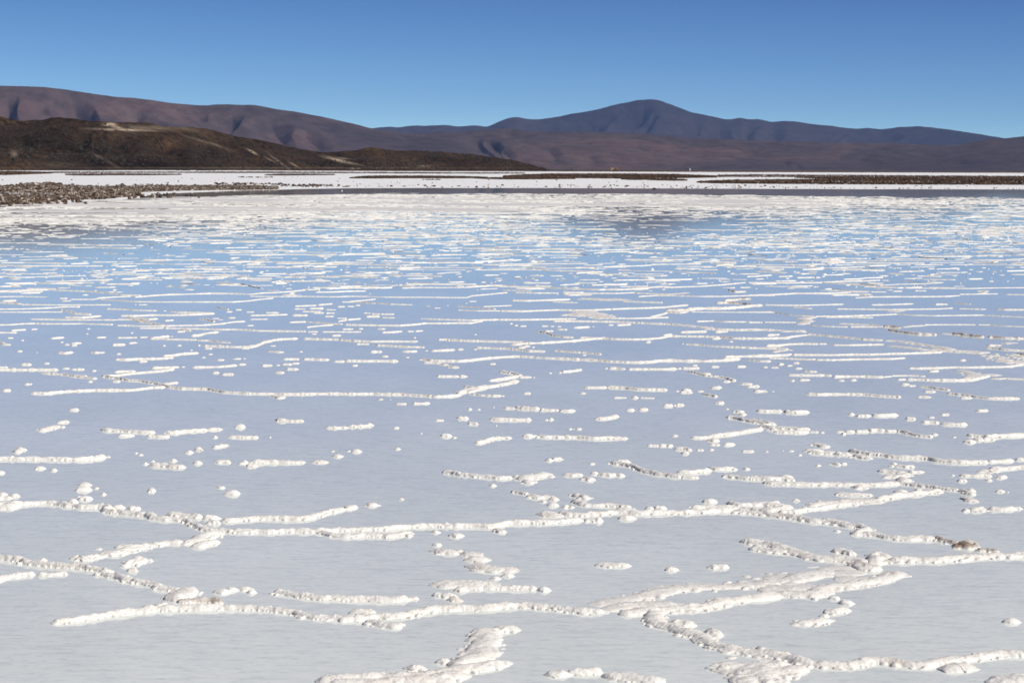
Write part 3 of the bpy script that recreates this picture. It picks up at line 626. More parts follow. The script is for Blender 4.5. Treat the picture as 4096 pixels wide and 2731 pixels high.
# ------------------------------------------------------------------ salt ridges traced from the photograph
TR = r'''
@C0
{long bottom ridge}w5.5h1.9: 440,975 520,978 600,972 700,955 820,935 950,915 1100,900 1220,885 1330,868 1450,865 1600,862 1750,862 1900,862 2050,864 2200,870 2390,880 2510,892 2610,925 2740,945 2890,957 3020,960 3130,958 3230,935
w6h2.4: 1320,865 1380,850 1450,845
{zigzag ridge at lower left}w5h2.2: -90,430 0,435 80,438 150,445 220,452 205,472 260,482 380,490 500,497 620,505 740,515 850,530 930,545 868,565 930,580 1010,592 1080,618 1180,638 1280,655 1345,662 1325,685 1400,697 1500,705 1550,715
w10h2.6: 1640,700 1600,730 1540,760 1510,795
w4h1.9d.4: 1510,803 1600,805 1700,805 1800,805 1905,812
w5: -90,640 0,612 50,592 120,588 200,575 310,565
w3.5: 325,572 450,572 590,562
t3: 365,448
w7h2: 640,420 710,438 780,425 842,408
t2.5: 845,350
w8h2.2: 1090,490 1150,465 1225,438
t3: 1070,497
w3: 1095,535 1160,540
w8h1.8: 1720,335 1780,312 1840,285
t5: 1900,720
t4: 1980,702
t5: 2095,698
t3: 2152,724
w5: -100,0 0,5 50,4 120,4
@C1
{straight ridge at lower centre-left}w6h1.9: 210,714 260,725 330,740 420,755 520,770 590,782 700,775 820,782 1000,787 1150,790 1300,788 1350,775
w3: 1345,777 1440,775
w6.5h2.2: 870,895 930,900 1000,902 1080,895
{bottom centre ridge with side lobe}w6.5h2: 880,925 1000,940 1150,930 1300,928 1450,895 1600,872 1750,862 1900,867 2050,858 2200,842 2352,837 2440,840 2590,855 2740,880 2890,892 3040,898
w7h1.8: 1000,965 1080,985 1150,1000 1240,1010 1310,1008
w6: 1560,745 1640,750 1755,750
w5: 1730,785 1780,790
w15h2: 1580,648 1700,655 1800,650 1920,650 1990,672
w4: 1800,690 1900,695 2000,690
w4.5: 2000,687 2060,688 2150,690 2240,690 2352,692
w5: 2290,690 2410,693
w4: 2365,695 2455,698
w5: 2468,700 2555,702
w4: 1760,705 1855,702
t3: 1600,320
w9h1.6: 1600,362 1680,378 1760,372
w9h1.6: 1825,392 1900,400 1960,395
w11h1.8: 1850,435 1940,440 2035,435
{ragged patch at centre foreground}w11h2: 1950,485 2030,525 2130,535 2200,530 2280,522
t4: 2100,600
t4: 2205,582
w6: 2140,1025 2210,1040 2270,1035
w4: 2060,1065 2140,1060 2210,1050
{steep curving ridge near the bottom}w12h2.2: 1865,1080 1950,1085 2010,1070 1980,1115 2040,1150 2010,1190 1950,1235 2010,1255 1920,1290 1840,1325 1760,1340 1690,1315
{lowest ridge at the bottom edge}w9h2.2: 600,1472 750,1475 900,1468 1050,1462 1200,1460 1350,1450 1500,1435 1650,1410 1800,1390 1950,1370 2080,1350 2185,1333
w10h2: 650,1500 900,1505 1150,1500 1400,1492 1550,1475 1700,1455 1850,1425
w6: 1350,1370 1465,1382
t4: 1655,1320
w4.5h1.5: 2095,182 2125,198 2170,212
t3.5: 1588,208
t3.5: 1358,240
t5: 1767,240
@C1
{branching ridge across the foreground}w4.5h1.8: -150,205 0,207 100,207 200,207 350,203 500,203 620,202 750,192 900,190 1050,185 1200,180 1300,167 1450,158 1600,155 1750,157 1900,157 2050,162 2120,155 2200,133 2352,128 2440,125 2560,128 2680,122 2760,112 2850,108
w4.5: 2860,108 2940,112 3015,112
w5h1.6: 580,205 650,225 720,240 820,252 920,245 1000,242 1100,242 1200,250 1250,247 1300,228 1385,208
w6h2: -250,108 -180,108 -100,106 0,100 50,92 150,92 200,92 300,94 420,97 500,88 560,70 650,43 750,22 825,8
w5: 820,8 910,-10
t6: 1045,-25
@C2
{wide forked crust at lower right}w13h1.5: 870,835 1000,805 1150,780 1300,750 1450,712 1550,690 1700,678 1850,670 2000,660 2150,652 2352,640 2450,620 2550,595 2650,575 2750,565 2850,560
w12h1.5: 950,880 1050,850 1200,830 1350,835 1450,800
w9h2.1: 1000,908 1100,910 1200,895 1300,885 1400,880 1550,872 1650,868 1780,845 1880,815 2000,795 2150,768 2352,748
{stepped ridge running down to bottom right}w8h1.9: 1200,870 1270,880 1340,915 1310,950 1315,985 1345,1005 1480,1018 1510,1040 1600,1072 1720,1092 1770,1115 1750,1145 1810,1170 1900,1195 2000,1220 2100,1228 2200,1240 2300,1260 2352,1275 2440,1290
w7h2: 1500,1005 1560,990 1610,1015
w6h2: 1760,1080 1820,1075 1865,1100
w6h1.6: 850,488 930,492 1010,497 1095,490
t4: 1467,527
t4: 1830,510
t4: 1898,505
{small ridge at the bottom centre-right}w6: 395,1418 480,1420 570,1412
w5: 570,1412 650,1412 760,1408 870,1402
w8: 860,1438 920,1448 1000,1455 1130,1470 1270,1485 1400,1500
t5: 1915,1380
w25h1.6: 1920,1490 2050,1450 2200,1410 2352,1375 2440,1350
w12h1.8: 2000,1500 2150,1480 2300,1450
w7h1.6: 0,1035 60,1045 140,1030
t6: 15,1335
w7h1.7: 2080,278 2130,285 2220,300 2352,325
w8h1.6: 2120,342 2220,352 2352,372 2480,390
@C3
w10h1.7: 222,748 400,742 560,748 640,715 700,690 850,672 980,655 1080,635 1180,605 1260,575 1320,550
w35h.9: 60,660 300,640 500,620 700,610
w30h.9: 560,590 800,600 1000,590 1150,560
w16h1: 0,690 150,690 350,700 500,690
w10h.8: 690,530 780,510 920,510
{brown-flecked knot in the wide crust}w8h2.4d.4: 890,480 960,520 1050,528 1150,518
{lens-shaped ridge right of centre}w9h2: -80,285 0,292 100,302 200,320 300,342 400,375 500,405 600,430 750,435 850,442 950,462 1040,480
w9h2.3: 1070,480 1060,440 1120,420 1200,450
{straight ridge at the right edge}w7h2.2d.15: 1180,452 1300,458 1450,448 1600,452 1750,442 1850,428 2000,420 2150,415 2430,408
w4h1.8d.6: 1940,365 2050,368 2150,376
w5: 700,378 760,375 850,395 930,398
t4: 1045,412
t5: 2240,972
{winding ridge at the bottom right corner}w7h2.1: 100,1240 220,1272 310,1290 380,1315 470,1335 600,1352 800,1357 930,1342 1050,1312 1200,1315 1350,1342 1480,1348 1600,1322 1750,1302 1900,1292 2050,1262 2200,1252 2450,1258
w7h2.6d.2: 60,1225 150,1250 250,1268 350,1260
w16h1.9: 400,1325 280,1365 180,1405 100,1440 40,1485 -40,1530
w9h1.7: 1690,1358 1780,1385 1895,1372
w13h2.2: 2100,1440 2180,1470 2300,1470 2450,1485
w5: 770,812 830,815 870,808
w7: 650,890 720,895 815,870
w9: 440,1005 500,990 600,975 690,962
t2.5: 560,780
t3: 730,775
t3: 645,925
@C0
w8h2: 1900,232 1800,232 1745,243 1700,270 1640,295 1550,302
w7h1.8: 1560,300 1450,303 1350,312 1300,320
w9h1.8: 980,335 1080,335 1200,325 1320,315
w8h2: 1290,322 1200,338 1130,352 1080,370 1000,395 950,402 890,388
@B0
t3.5: 230,78
t2: 262,76
w4: 20,131 88,131
w4: 592,298 665,297
w4.5: 495,405 588,400
w7: 345,478 400,465 440,448 498,435
w5: 862,468 950,475 1060,480 1150,487 1250,493 1335,492
w5.5: 1018,522 1133,518
w4: 1258,522 1350,528 1460,528
w6h2: 1408,492 1500,492 1600,482 1700,477 1772,468
w6: 1778,468 1888,462
w4.5: 2022,445 2085,444
t3: 1840,532
w5: 1955,530 2080,534 2220,534
t1.5: 2310,531
w5: 1818,620 1870,614 1932,597
w5: 1668,638 1735,635
w4: 1592,663 1643,661
w6: 130,660 158,650 190,632
{straight ridge at the left edge}w5h2.2: -80,716 0,717 100,718 250,720 400,722 600,724 750,722 830,716 900,702
t2: 927,698
t2: 1163,666
t2.5: 1205,681
w4: 310,799 380,797
w3.5: 427,814 490,813
t4: 5,836
t3: 1243,760
t2: 1308,735
w5: 1310,768 1380,772 1450,780 1520,788 1578,785
w4.5: 1455,732 1512,733
w5: 1663,753 1720,752
w6: 1850,745 1975,745
w6h2: 2053,750 2130,752
w4.5: 2108,777 2195,780
w6h2: 2140,745 2250,748 2352,746 2480,750 2580,748 2610,742
t7: 2735,742
t6: 2885,695
t2: 2983,649
w6h2: 690,938 768,937
w5: 672,983 768,980
t2.5: 820,968
w3: 862,1019 907,1019
w5: 693,1060 770,1057
t2: 680,1040
t4: 20,1022
w5: -30,1060 30,1052
t4: 62,1054
w5: 88,1034 165,1036
w5: 1270,992 1328,990
w3: 1858,962 1922,962
w5: 1936,1015 2028,1016
w4.5: 1105,1140 1210,1140
{long ridge across the left foreground}w5h2: -100,1100 0,1102 120,1107 250,1102 400,1098 520,1108 620,1118 720,1132 850,1132 950,1142 900,1162 960,1172 1040,1177 1150,1187 1270,1202 1330,1212 1290,1224 1400,1234 1520,1238 1600,1243 1610,1265 1680,1290 1720,1320 1800,1330 1900,1334 1990,1338 2100,1342 2200,1342
w6: -60,1125 0,1135 80,1132 150,1118
t5: 1010,1135
w5: 1430,1198 1520,1203 1600,1207 1740,1218
w6h2.3: 1735,1230 1800,1227 1862,1230
w5h1.8: 1778,1258 1830,1268 1895,1266
t5: 620,1090
@A0
{hooked ridge left of centre}w5h2: 268,1438 400,1440 500,1428 650,1418 800,1412 950,1412 1100,1412 1200,1402 1300,1390 1410,1385
{long hooked ridge across the centre}w4.5h2d.15: 880,1290 950,1302 1020,1312 1100,1328 1200,1333 1300,1348 1400,1368 1450,1387 1550,1397 1650,1400 1780,1403 1860,1418 1950,1433 2100,1440 2250,1442 2352,1442 2440,1446 2590,1446 2740,1442 2890,1442 3040,1444 3190,1443 3290,1448 3440,1448 3590,1458 3740,1468 3840,1465 3940,1452
w6h1.7: 880,1290 1000,1285 1100,1272 1250,1258 1400,1245 1470,1230
w5: 985,1256 1070,1250 1160,1249
w5h1.8: 1305,1220 1400,1218 1535,1212
w5: 1395,1355 1450,1355 1515,1345
w4: 360,1264 450,1270 550,1277 640,1292 720,1302 828,1313
w3.5: 652,1285 745,1292
{thick straight ridge near the left edge}w4.5h2: -80,1235 0,1237 100,1237 250,1237 400,1237 495,1237
w5: -40,1215 65,1215
w5: 190,1192 265,1192
w3.5: 382,1183 424,1182
w4.5: 536,1226 592,1226
w4: 608,1234 728,1234
w3: 790,1246 824,1245
w4.5: 960,1338 1023,1337
t3: 772,1337
t3: 230,1359
t1.5: 262,1359
w4.5: 22,1412 88,1412
w4: 1820,1263 1868,1263
w4.5: 1893,1276 2000,1276
w4: 2044,1191 2103,1190
w4: 2242,1202 2325,1200
t2.5: 1568,1211
w5h1.8: 1648,1216 1750,1214 1850,1212 1940,1206 2018,1197
w4.5h1.8: 983,1148 1080,1150 1180,1145 1300,1142 1400,1140 1485,1132
w4.5h1.8: 1400,1118 1480,1112 1550,1102 1620,1097 1703,1093
w4: 1193,1166 1255,1164
w4.5: 508,1090 560,1095 618,1086
w4: 770,1088 830,1091 895,1088
t3.5: 1015,1101
t3.5: 1800,1103
t3: 1742,1131
w3.5: 1858,1153 1913,1153
w3: 1988,1143 2064,1142
t2.5: 2090,1141
t4: 170,1078
t1.5: 318,1088
t2.5: 528,1000
w3.5: 552,1021 595,1021
w4: 610,1010 700,1007
w3: 614,1028 653,1028
w4: 962,1025 1072,1021
w4: 1103,1009 1172,1004
t3: 1403,1030
t3.5: 1533,1029
t3: 1703,1027
t2: 1637,1068
w5: -60,995 0,1003 40,1020 90,1022
w3.5: 62,965 113,964
w4: 442,968 490,964 548,960
t2.5: 192,985
w3.5: 828,960 913,958
w3.5: 1005,962 1100,962 1178,960
w3: 1193,959 1262,958
w3.5h1.7: 1283,970 1350,960 1445,950
w3.5: 1285,970 1400,974 1520,977 1680,980
w3.5: 1682,984 1800,987 1900,1000 1972,1005
w4.5: 1635,945 1700,942 1760,925 1872,912
w3.5: -50,920 0,918 100,919 147,918
w3.5: 98,902 160,896 218,893
w3.5: 266,890 320,889
t3: 757,886
t2.5: 745,929
t3: 1126,921
t2.5: 1467,951
{ridge with upturned end left of centre}w4h1.8: 1740,1033 1850,1036 2000,1042 2150,1042 2200,1028 2250,1005 2320,990 2352,978
w4h1.8: 2125,1033 2200,1028 2260,1000 2325,985 2400,975 2545,970
w3.5: 1752,1054 1812,1055
w3.5: 2066,1052 2133,1051
w3: -50,850 0,853 100,850 200,842 300,840 400,843 550,843 700,842 850,847 970,849
w3.2: 997,857 1100,858 1200,862 1350,863 1450,860 1600,857 1700,856 1800,850 1900,842 2000,826 2100,823
w8h1.4: 260,802 400,804 550,808 700,808 850,808 1000,808
w7h1.5: 1000,805 1150,808 1200,827 1320,840 1380,860 1450,862 1380,850
w3: 1197,881 1400,880
w3: 1415,881 1600,884 1750,887 1900,892 2050,892 2180,899
w3: 2190,903 2352,904 2460,904 2620,908
w3.5: 1517,911 1580,910
w4: 1555,893 1635,902
w4: 555,786 700,790 800,782 860,776
w5: 1030,775 1150,776 1300,768 1450,770 1600,767 1840,755
w5: 1090,785 1150,795 1290,805 1350,800
w5: 1100,795 1200,810 1290,832 1350,855
w3: 910,715 1050,719 1200,728 1338,731
w2.8: 185,678 400,681 600,681 800,681 950,680
w3: -50,720 0,718 170,716 300,712 450,705 560,697 690,697
w2.5: -50,744 0,743 200,743 400,742 535,742
w3: 855,635 1000,643 1150,653 1350,656 1600,656 1800,656 2000,656 2130,647 2200,637 2340,623
w2.8: 600,634 800,634 860,621 1000,613 1120,608
{long low ridge far left}w3.5: 1155,615 1300,602 1450,593 1600,590 1800,583 2000,585 2150,590 2250,580 2352,576 2500,566 2620,552 2740,548
w5h1.5: -60,565 0,563 200,556 400,551 600,560 750,566 900,578 1050,597 1210,600
w2.5: -50,611 0,611 200,609 400,614
w6: 1510,745 1700,750 1835,753
w3: 505,626 580,626
w3: 525,646 610,647
w5: 520,722 600,735 640,755 770,763
w3: 1857,695 1900,712 1952,720
w3: 1937,741 1988,740
w3: 2102,742 2173,743
w3: 2018,723 2070,723
w3.5: 1407,817 1485,812
w4: 1705,800 1780,810 1835,826
w3: 1818,798 1870,798
w2.5: 1868,809 1908,809
w5: 1957,792 2010,792
w3: 2115,858 2170,857
t2: 1160,680
w2.5: 1190,680 1260,680
w3: 1395,733 1420,733
w3: 1450,738 1505,742
w6h1.6: 0,660 80,665 180,673
w5: 20,648 140,645
@A1
{bulging ridge end at the centre}w9h2.2: 1780,1440 1850,1420 1920,1405 2000,1385 2120,1368 2220,1352 2295,1330
w8h2: 1820,1380 1880,1385 1940,1405 1860,1430
w6h2: 2050,1330 2150,1320 2250,1300 2310,1290 2240,1268 2145,1252
w3.5: 2300,1300 2410,1300
t1.5: 2430,1302
w3.5: 1885,1443 1960,1452 2060,1460
w4.5: 2065,1460 2148,1460
t2: 2165,1460
w7h1.6: 200,1458 250,1482 300,1470
w4.5h1.8: 460,970 600,975 750,978 900,990 1050,995 1200,994 1350,994 1435,994
w4: 1075,1026 1200,1032 1350,1040 1498,1044
w3.5: 908,1016 1022,1017
w4.5: 1608,978 1692,979
{long ridge right of centre}w4h1.8: 1690,980 1800,986 1950,991 2100,994 2250,998 2352,1002 2390,1010 2500,1006 2640,998 2760,990 2890,978 3040,965
w3.5: 1930,1047 2050,1050 2200,1057 2330,1068 2400,1075 2520,1080
t3: 1925,1062
{arched ridge right of centre}w5h1.9: 1480,1148 1540,1158 1650,1162 1800,1163 1900,1155 1980,1142 2100,1132 2200,1126 2300,1122 2420,1128 2540,1137 2690,1143 2840,1150 2990,1157 3090,1166 3220,1172 3340,1174 3430,1170 3490,1160 3590,1157 3740,1161 3890,1163 4040,1157 4190,1143
t2: 1455,1151
w6: 1490,1175 1560,1175 1640,1178
w5: 1630,1188 1695,1195
w6: 1700,1208 1765,1218
w5h2: 818,1160 950,1163 1050,1162 1150,1163 1272,1164
w4.5: 718,1166 802,1166
w5h1.8: 452,1145 530,1147 600,1150 675,1152
w4.5: 283,1146 428,1146
w5: 282,1190 353,1190
w4.5: 358,1183 424,1182
w5: 310,1232 408,1232
w4.5: 227,1260 286,1260
w4.5: 102,1200 188,1200
t2.5: 240,1197
w4: 150,1078 220,1084 297,1086
w3: 173,1032 217,1032
t2.5: 436,1081
w4.5: 1036,1083 1125,1082
w4: 1300,1080 1370,1080 1433,1078
t2.5: 1508,1073
w5: 1552,1075 1650,1070 1758,1066
w3.5: 1782,1062 1820,1062
w4: 1130,1122 1177,1122
t3: 1345,1130
w3.5: 875,1201 925,1200
t3: 1407,962
w5: 700,945 768,942
w3: 530,931 568,930
{short straight bar at the centre}w5: 1593,1293 1700,1294 1782,1294
w4.5: 1797,1294 1852,1294
w4: 2050,1186 2103,1186
w3.5: 787,889 887,888
w3: 928,886 963,886
w5: 1088,885 1148,888
w3.5: 1132,918 1220,914 1305,908
w3: 1343,908 1402,908
w2.8: 1412,906 1485,903
w3.5: 838,808 950,800
w3: 758,822 828,810
w3.2: 740,795 830,796
t2.5: 1928,934
w3.5h1.6: 815,850 950,854 1100,856 1280,858 1400,850 1500,839 1650,839 1800,836 1900,836 1985,818
w3.2: 1458,798 1600,804 1750,809 1900,813 2050,809 2200,806 2352,808 2500,805
w3.2: 487,827 600,834 700,842 795,846
w3.2: 336,830 478,826
w3: 486,873 580,862 710,852
w2.8: 15,900 150,903 300,906 480,910
w3: 490,911 583,911
w2.6: 615,912 800,912 950,912
w3.2: 133,748 247,748
w3.2: 0,772 150,769 320,764
w4.5: 365,771 490,771
w3: 0,805 153,803
w3: 385,692 450,690 568,685
w3: 378,716 478,716
w4.5: 505,712 630,712
w3.5: 448,738 610,740
w3.5: 540,750 632,750
w4.5: 580,682 705,672
w2.8: 785,656 900,656 1072,668
w2.8: 850,652 950,645 1075,632
w2.8: 1088,667 1200,675 1390,680
w3.5: 1115,760 1238,761
w5: 995,782 1110,780
w3: 973,752 1028,752
w4: 1035,758 1110,760
w3: 1130,788 1233,792
w2.8d.1: 0,607 150,610 300,610 450,608 600,611 750,612 850,608 1000,609 1150,615 1300,616 1500,616 1700,618 1850,619 1900,603 2000,595 2200,576
w3: 1300,538 1450,532 1650,533 1850,531 2000,523 2050,520 2200,523 2352,526 2560,531 2760,543
w2.5: 1783,725 1950,732 2150,732 2352,732
w2.8: 1778,692 1950,705 2100,718
w2.5: 2000,696 2240,686
w2.5: 1505,690 1540,692
w2.5: 1575,708 1625,708
t2: 1690,687
t2: 1850,668
w2.5: 1875,652 1935,651
w3: 650,722 730,724
w3: 750,698 815,696
w3: 830,695 895,694
w3: 900,685 945,685
w3: 650,752 725,752
w3: 640,780 718,780
@A2
w4.5: 1918,1128 2050,1122 2200,1118 2352,1115 2480,1110
w4h1.7: 320,908 400,922 460,942 540,957 632,960
w4: 390,905 455,905
w4h1.7: 685,962 850,967 1000,974 1150,977 1280,974 1380,962 1450,948 1600,950 1750,952 1900,957 2000,967 2200,970 2352,967 2480,965
w5: 1395,942 1480,935
w7: 110,1025 200,1010 275,1005
w7: 160,1050 245,1030
w3.5: -10,1048 150,1062 250,1077 385,1079
w3.5: 465,1072 600,1083 750,1092 870,1104
w3.2: 1580,1017 1700,1023 1850,1036 2000,1042 2200,1050 2352,1056
t2: 1562,1016
w4h1.6: -10,808 200,808 350,806 500,802 650,800
w4: 450,820 600,820 800,823 1000,826 1150,833 1300,840 1450,846 1550,852
w15h1.3: 1545,850 1620,862 1700,870 1760,880
w5: 1750,885 1900,892 2050,896 2200,893 2352,898
{ragged white crust patch beyond the centre}w28h1.3: 530,778 650,772 760,750 830,775 900,800 990,802
w22h1.1: 690,752 730,735 760,765
w4: 0,732 200,736 350,730 500,724 650,728 800,725 950,718
w5h1.7: 950,718 1100,712 1250,708 1400,702 1500,692 1605,683
w25h1.1: 650,632 800,628 920,640 1080,628
w5: 100,643 250,646 400,641 600,634
w4: 1050,650 1200,656 1395,662
w2.8: 450,656 665,662
w3.2: -10,523 200,526 400,532 600,543 800,549 1000,551 1150,547
w6: 1080,548 1200,540 1330,528 1450,525
w3.5: 1400,532 1500,530 1700,523 1900,510 2100,490
w2.8: 20,554 265,564
w2.8: 130,575 300,580 500,580
w2.8: 540,581 800,582 1000,583 1150,576
w9h1.2: 1150,580 1300,585 1450,590 1610,577
w3: 1180,610 1350,600 1500,602 1700,609 1900,609 2100,602 2352,600
{brown-topped ridge beyond the right centre}w5.5h2.6d.42: 1420,728 1500,728 1600,725 1680,718
w5h2.6d.15: 1600,718 1750,712 1900,712 2050,702 2150,690 2235,685
w4: 1290,782 1380,765 1430,748
w6h2: 1430,742 1550,748 1600,742
{darkest brown-topped salt ridge at right}w5h2.7d.5: 1920,643 2000,640 2060,630 2148,630
w5h2.5d.45: 1860,665 1950,662 2050,668 2150,682
w5h2.4d.3: 1960,555 2010,572 2100,568
w3: 1000,797 1170,796 1300,792 1445,788
w2.2: 1640,741 1900,743 2352,746
w3: 1680,823 1780,820 1830,818 1925,826
w3: 1925,826 2040,826 2110,826
w2.8: 2115,828 2245,832
t3: 95,842
t3.5: 137,857
w3: 170,863 222,863
w3: 360,863 412,863
w2.8: 428,865 466,865
w2.5: 488,867 522,867
w4: 485,890 578,893
w4.5: 636,877 765,870
t2: 797,866
w3: 925,853 973,853
w4: 998,855 1120,849
w4.5: 1540,915 1650,912 1770,909
w4: 1840,912 1950,910
w4: 1815,972 1890,968
t3.5: 1975,996
w4: 2278,1026 2360,1024
t4: 1267,998
t2.5: 283,1042
t3: 720,1111
w4.5: 1808,1212 1870,1212
w4: 2023,1210 2105,1209
t2.5: 2268,1214
w5: 533,1256 620,1248 703,1235
t2.5: 512,1262
t2: 430,1265
t2.5: 910,1224
w4.5: 930,1225 985,1225 1065,1230
{beaded bar right of the centre}w5h2: 1093,1232 1200,1232 1300,1232 1400,1232 1510,1230
w3: 1515,1226 1548,1225
w4.5: 1553,1224 1650,1226 1708,1222
w4: 1640,1200 1688,1200
w5: 1608,1252 1700,1268 1770,1290
w6: 1730,1272 1790,1272
w3: 1780,1290 1875,1294
w5: 1878,1298 1950,1312 2008,1330
w4.5: 1905,1338 1965,1338
w4.5: 2045,1354 2110,1360 2162,1362
w4.5: 2118,1382 2208,1380
w5: 1812,1393 1888,1388
w5: 2180,1422 2282,1420
w5: 713,1389 800,1389 912,1387
w5.5h2.2: 922,1386 1000,1390 1080,1392 1150,1403 1250,1407 1350,1408 1440,1410
w4.5: 205,1438 262,1438
w4: 676,1437 727,1438
w2.5: 970,1476 1085,1476
t4: 1155,1476
w2.5: 1200,1476 1325,1479
t2.5: 1515,1420
w6h2: 1558,1414 1622,1414
w3.5: 1545,1430 1655,1431
w4: 1690,1420 1733,1420
w4.5: 1728,1447 1790,1453 1857,1465
@A3
w4h1.7: 330,1281 450,1284 550,1284 640,1283 712,1287
w3.5: 468,1247 520,1252 582,1253
{long ridge at the right with beaded end}w4h1.8: 718,1297 850,1294 1000,1294 1100,1299 1150,1298
w2.8: 1150,1298 1220,1292
w2.5: 1215,1288 1300,1286 1400,1286 1508,1291
w4.5h1.8: 1355,1319 1450,1321 1600,1326 1750,1327 1900,1325 1970,1310 2050,1290
w14h1.2: 1850,1310 1950,1290 2050,1280 2120,1290
w9h1.2: 2080,1315 2200,1310 2352,1316 2450,1318
{tapering ridge at the far right}w4.5h1.7: 1365,1223 1450,1224 1600,1222 1750,1215 1900,1217 2050,1212 2150,1212 2250,1207 2352,1190
w14h1.3: 1800,1238 1880,1258 1930,1275 1900,1290
{wide white crust sheet at the right edge}w45h1.4: 2080,1095 2200,1130 2300,1145 2450,1150
w30h1.4: 2150,1180 2300,1165 2450,1160
w5h2.2d.7: 2290,1100 2352,1108 2430,1112
w3.5h1.6: 370,1107 500,1109 700,1110 900,1106 1050,1106 1200,1100 1400,1095 1500,1092 1650,1087
w3.2: 170,1136 350,1141 500,1147 570,1147
w3.5: 570,1150 700,1152 900,1147 1100,1144 1250,1142 1325,1134
w4: 145,1032 250,1030 350,1017 450,1014 595,1016
w2.8: 600,1015 665,1015
w3.5: 718,1024 850,1026 1000,1022 1150,1020
w14h1.3: 1180,1030 1300,1040 1420,1055 1550,1070
w6h1.6: 500,932 600,939 700,949 850,962 1000,977 1150,984
w12h1.6: 1150,985 1300,993 1450,1012 1550,1028 1650,1048 1750,1062
w16h1.5: 1500,1065 1650,1070 1800,1080 1950,1090 2080,1095
w9h1.4: -10,897 150,893 280,900 400,908 490,915
w12h1.3: 270,905 400,905 480,900
w4.5: 158,942 262,934
w4h1.6: -10,967 150,968 300,964 400,948 500,938
w3.2: -10,1050 120,1050 250,1054 340,1058
w10h1.3: 190,1085 250,1075 335,1062
w4h1.6: -10,1120 150,1120 300,1110 365,1102
w3.2: -10,1152 100,1162 193,1164
{dark lumpy ridge crest at right}w6h2.9d.5: 1150,868 1220,872 1300,878
w5h2.4d.3: 1190,895 1250,907 1350,922 1450,932 1610,938
w3: 1640,927 1750,932
{dark lumpy ridge at the far right edge}w5.5h2.8d.45: 1740,930 1800,938 1900,947 2010,957
w5.5h2.8d.42: 2040,957 2100,960 2200,967 2352,970 2450,974
w6: 2025,1048 2100,1052 2200,1066 2352,1073 2450,1076
w9: 2040,1030 2150,1028
w18h1.2: 2160,1005 2290,1012
w2.8: 765,840 900,846 1000,850 1060,852
w9h1.4: 1050,852 1100,862 1150,870
w8h1.2: 1310,872 1400,862 1500,857
w2.5: 1500,852 1650,850 1800,850 1940,851
w2.5: 1958,851 2050,852 2200,862 2352,868 2450,870
w2.6: 515,852 620,862 720,867 842,870
w3: 865,868 980,868 1100,870
w2.6: -10,743 200,741 250,752 350,767 450,774 560,778
w14h1.5: 545,782 490,800 440,800 500,820 470,840 420,848
w3: 560,780 750,778 1000,771 1150,766 1265,760
w3: 650,786 850,786 1060,790
w3: -10,831 115,831
w3: 130,829 400,831
w2.6: 1265,760 1400,769 1600,774 1800,771 2000,769 2200,779 2352,786 2450,790
w2.8: 750,716 1000,718 1200,721 1400,719 1600,716 1745,709
w8h1.1: 1180,735 1260,738 1330,730
w8h1.1: 370,700 450,705 535,713
w3: 130,681 300,684 450,685 600,681 810,676
w3.2: 1040,681 1200,679 1405,672
w3.2: 905,621 1050,613 1300,611 1500,611 1700,608 1805,601
w3: 940,595 1060,603
w4: -10,600 200,594 400,583 600,583 750,580 875,572
w2.6: 830,508 1000,516 1200,526 1350,538 1600,539 1900,541 2100,536 2352,534 2450,534
w4: -10,491 300,493 600,491 800,480 1000,476 1120,470
w8h1.2: 1950,565 2030,560 2010,580 1950,585
w2.8: 1800,591 2125,586
w2.5: 2200,592 2400,595
w2.8: 715,541 850,561 1035,568
w2.5: 1040,570 1172,571
w3: 1793,714 2028,719
w4: 2115,718 2200,723 2380,723
w3: 1758,664 1898,676
w4: 1590,677 1700,676
w3: 1228,565 1310,564
w2.8: 1420,561 1515,561
t3: 140,1214
w3: 188,1217 246,1217
w5: 250,1190 290,1187
w3.5: 322,1201 372,1201
w4: 378,1179 430,1179
w3.5: 400,1226 455,1226
w3: 352,1329 385,1329
w4: 438,1324 512,1323
w3: 765,1329 812,1329
w4: 868,1326 917,1325
w3: 1272,1320 1335,1319
w5: 1303,1364 1365,1363
w3.5: 1367,1374 1423,1373
w4.5: 1543,1252 1620,1247
w4: 1800,1155 1852,1155
w4.5: 1465,1378 1550,1388 1640,1400 1720,1412
w5.5: 1492,1422 1588,1425
w3.5: 1440,1468 1565,1470
{long slim ridge right of centre}w5h1.9: 492,1443 600,1448 700,1446 850,1446 1000,1449 1080,1457 1200,1466 1305,1470
w4.5: 50,1419 150,1420
t1.5: 205,1422
w5: -15,1378 82,1380
w5h1.8: 1698,1438 1800,1450 1900,1458 1950,1470 2050,1483 2200,1483 2315,1482
w5: 1813,1478 1910,1478
@B1
w2.5: 1098,206 1140,206
t1.5: 1200,208
w3: 1243,244 1290,246 1340,246
w3.5: 1388,243 1450,243 1535,240
t3: 1880,292
t2: 1957,293
t1.5: 2085,273
w4.5: 217,388 300,392 400,393 472,392
w5.5: 657,450 740,452 832,447
w5: 833,444 920,440 1000,436 1042,426
t3: 1250,450
w3: 1585,386 1660,386
w4.5: 1775,370 1865,370
w4.5: 1863,415 1952,420
w4.5: 2052,377 2150,383 2352,384 2410,383
t1.5: 1465,498
t1.5: 172,531
t1.5: 2105,431
w4.5: 1633,521 1713,522
t2.5: 1748,534
w5: 1928,583 2000,572 2050,550 2093,542
w5: 2095,540 2225,538
t2: 708,650
t4.5: 913,652
w2.5: 1246,631 1283,631
{spindle-shaped ridge at the centre}w5.5h2: 1640,830 1720,835 1780,850 1850,857 1950,867 2050,872 2150,882 2250,878
w4.5: 2250,878 2318,878
t3.5: 2076,944
t2.5: 1292,1060
@B2
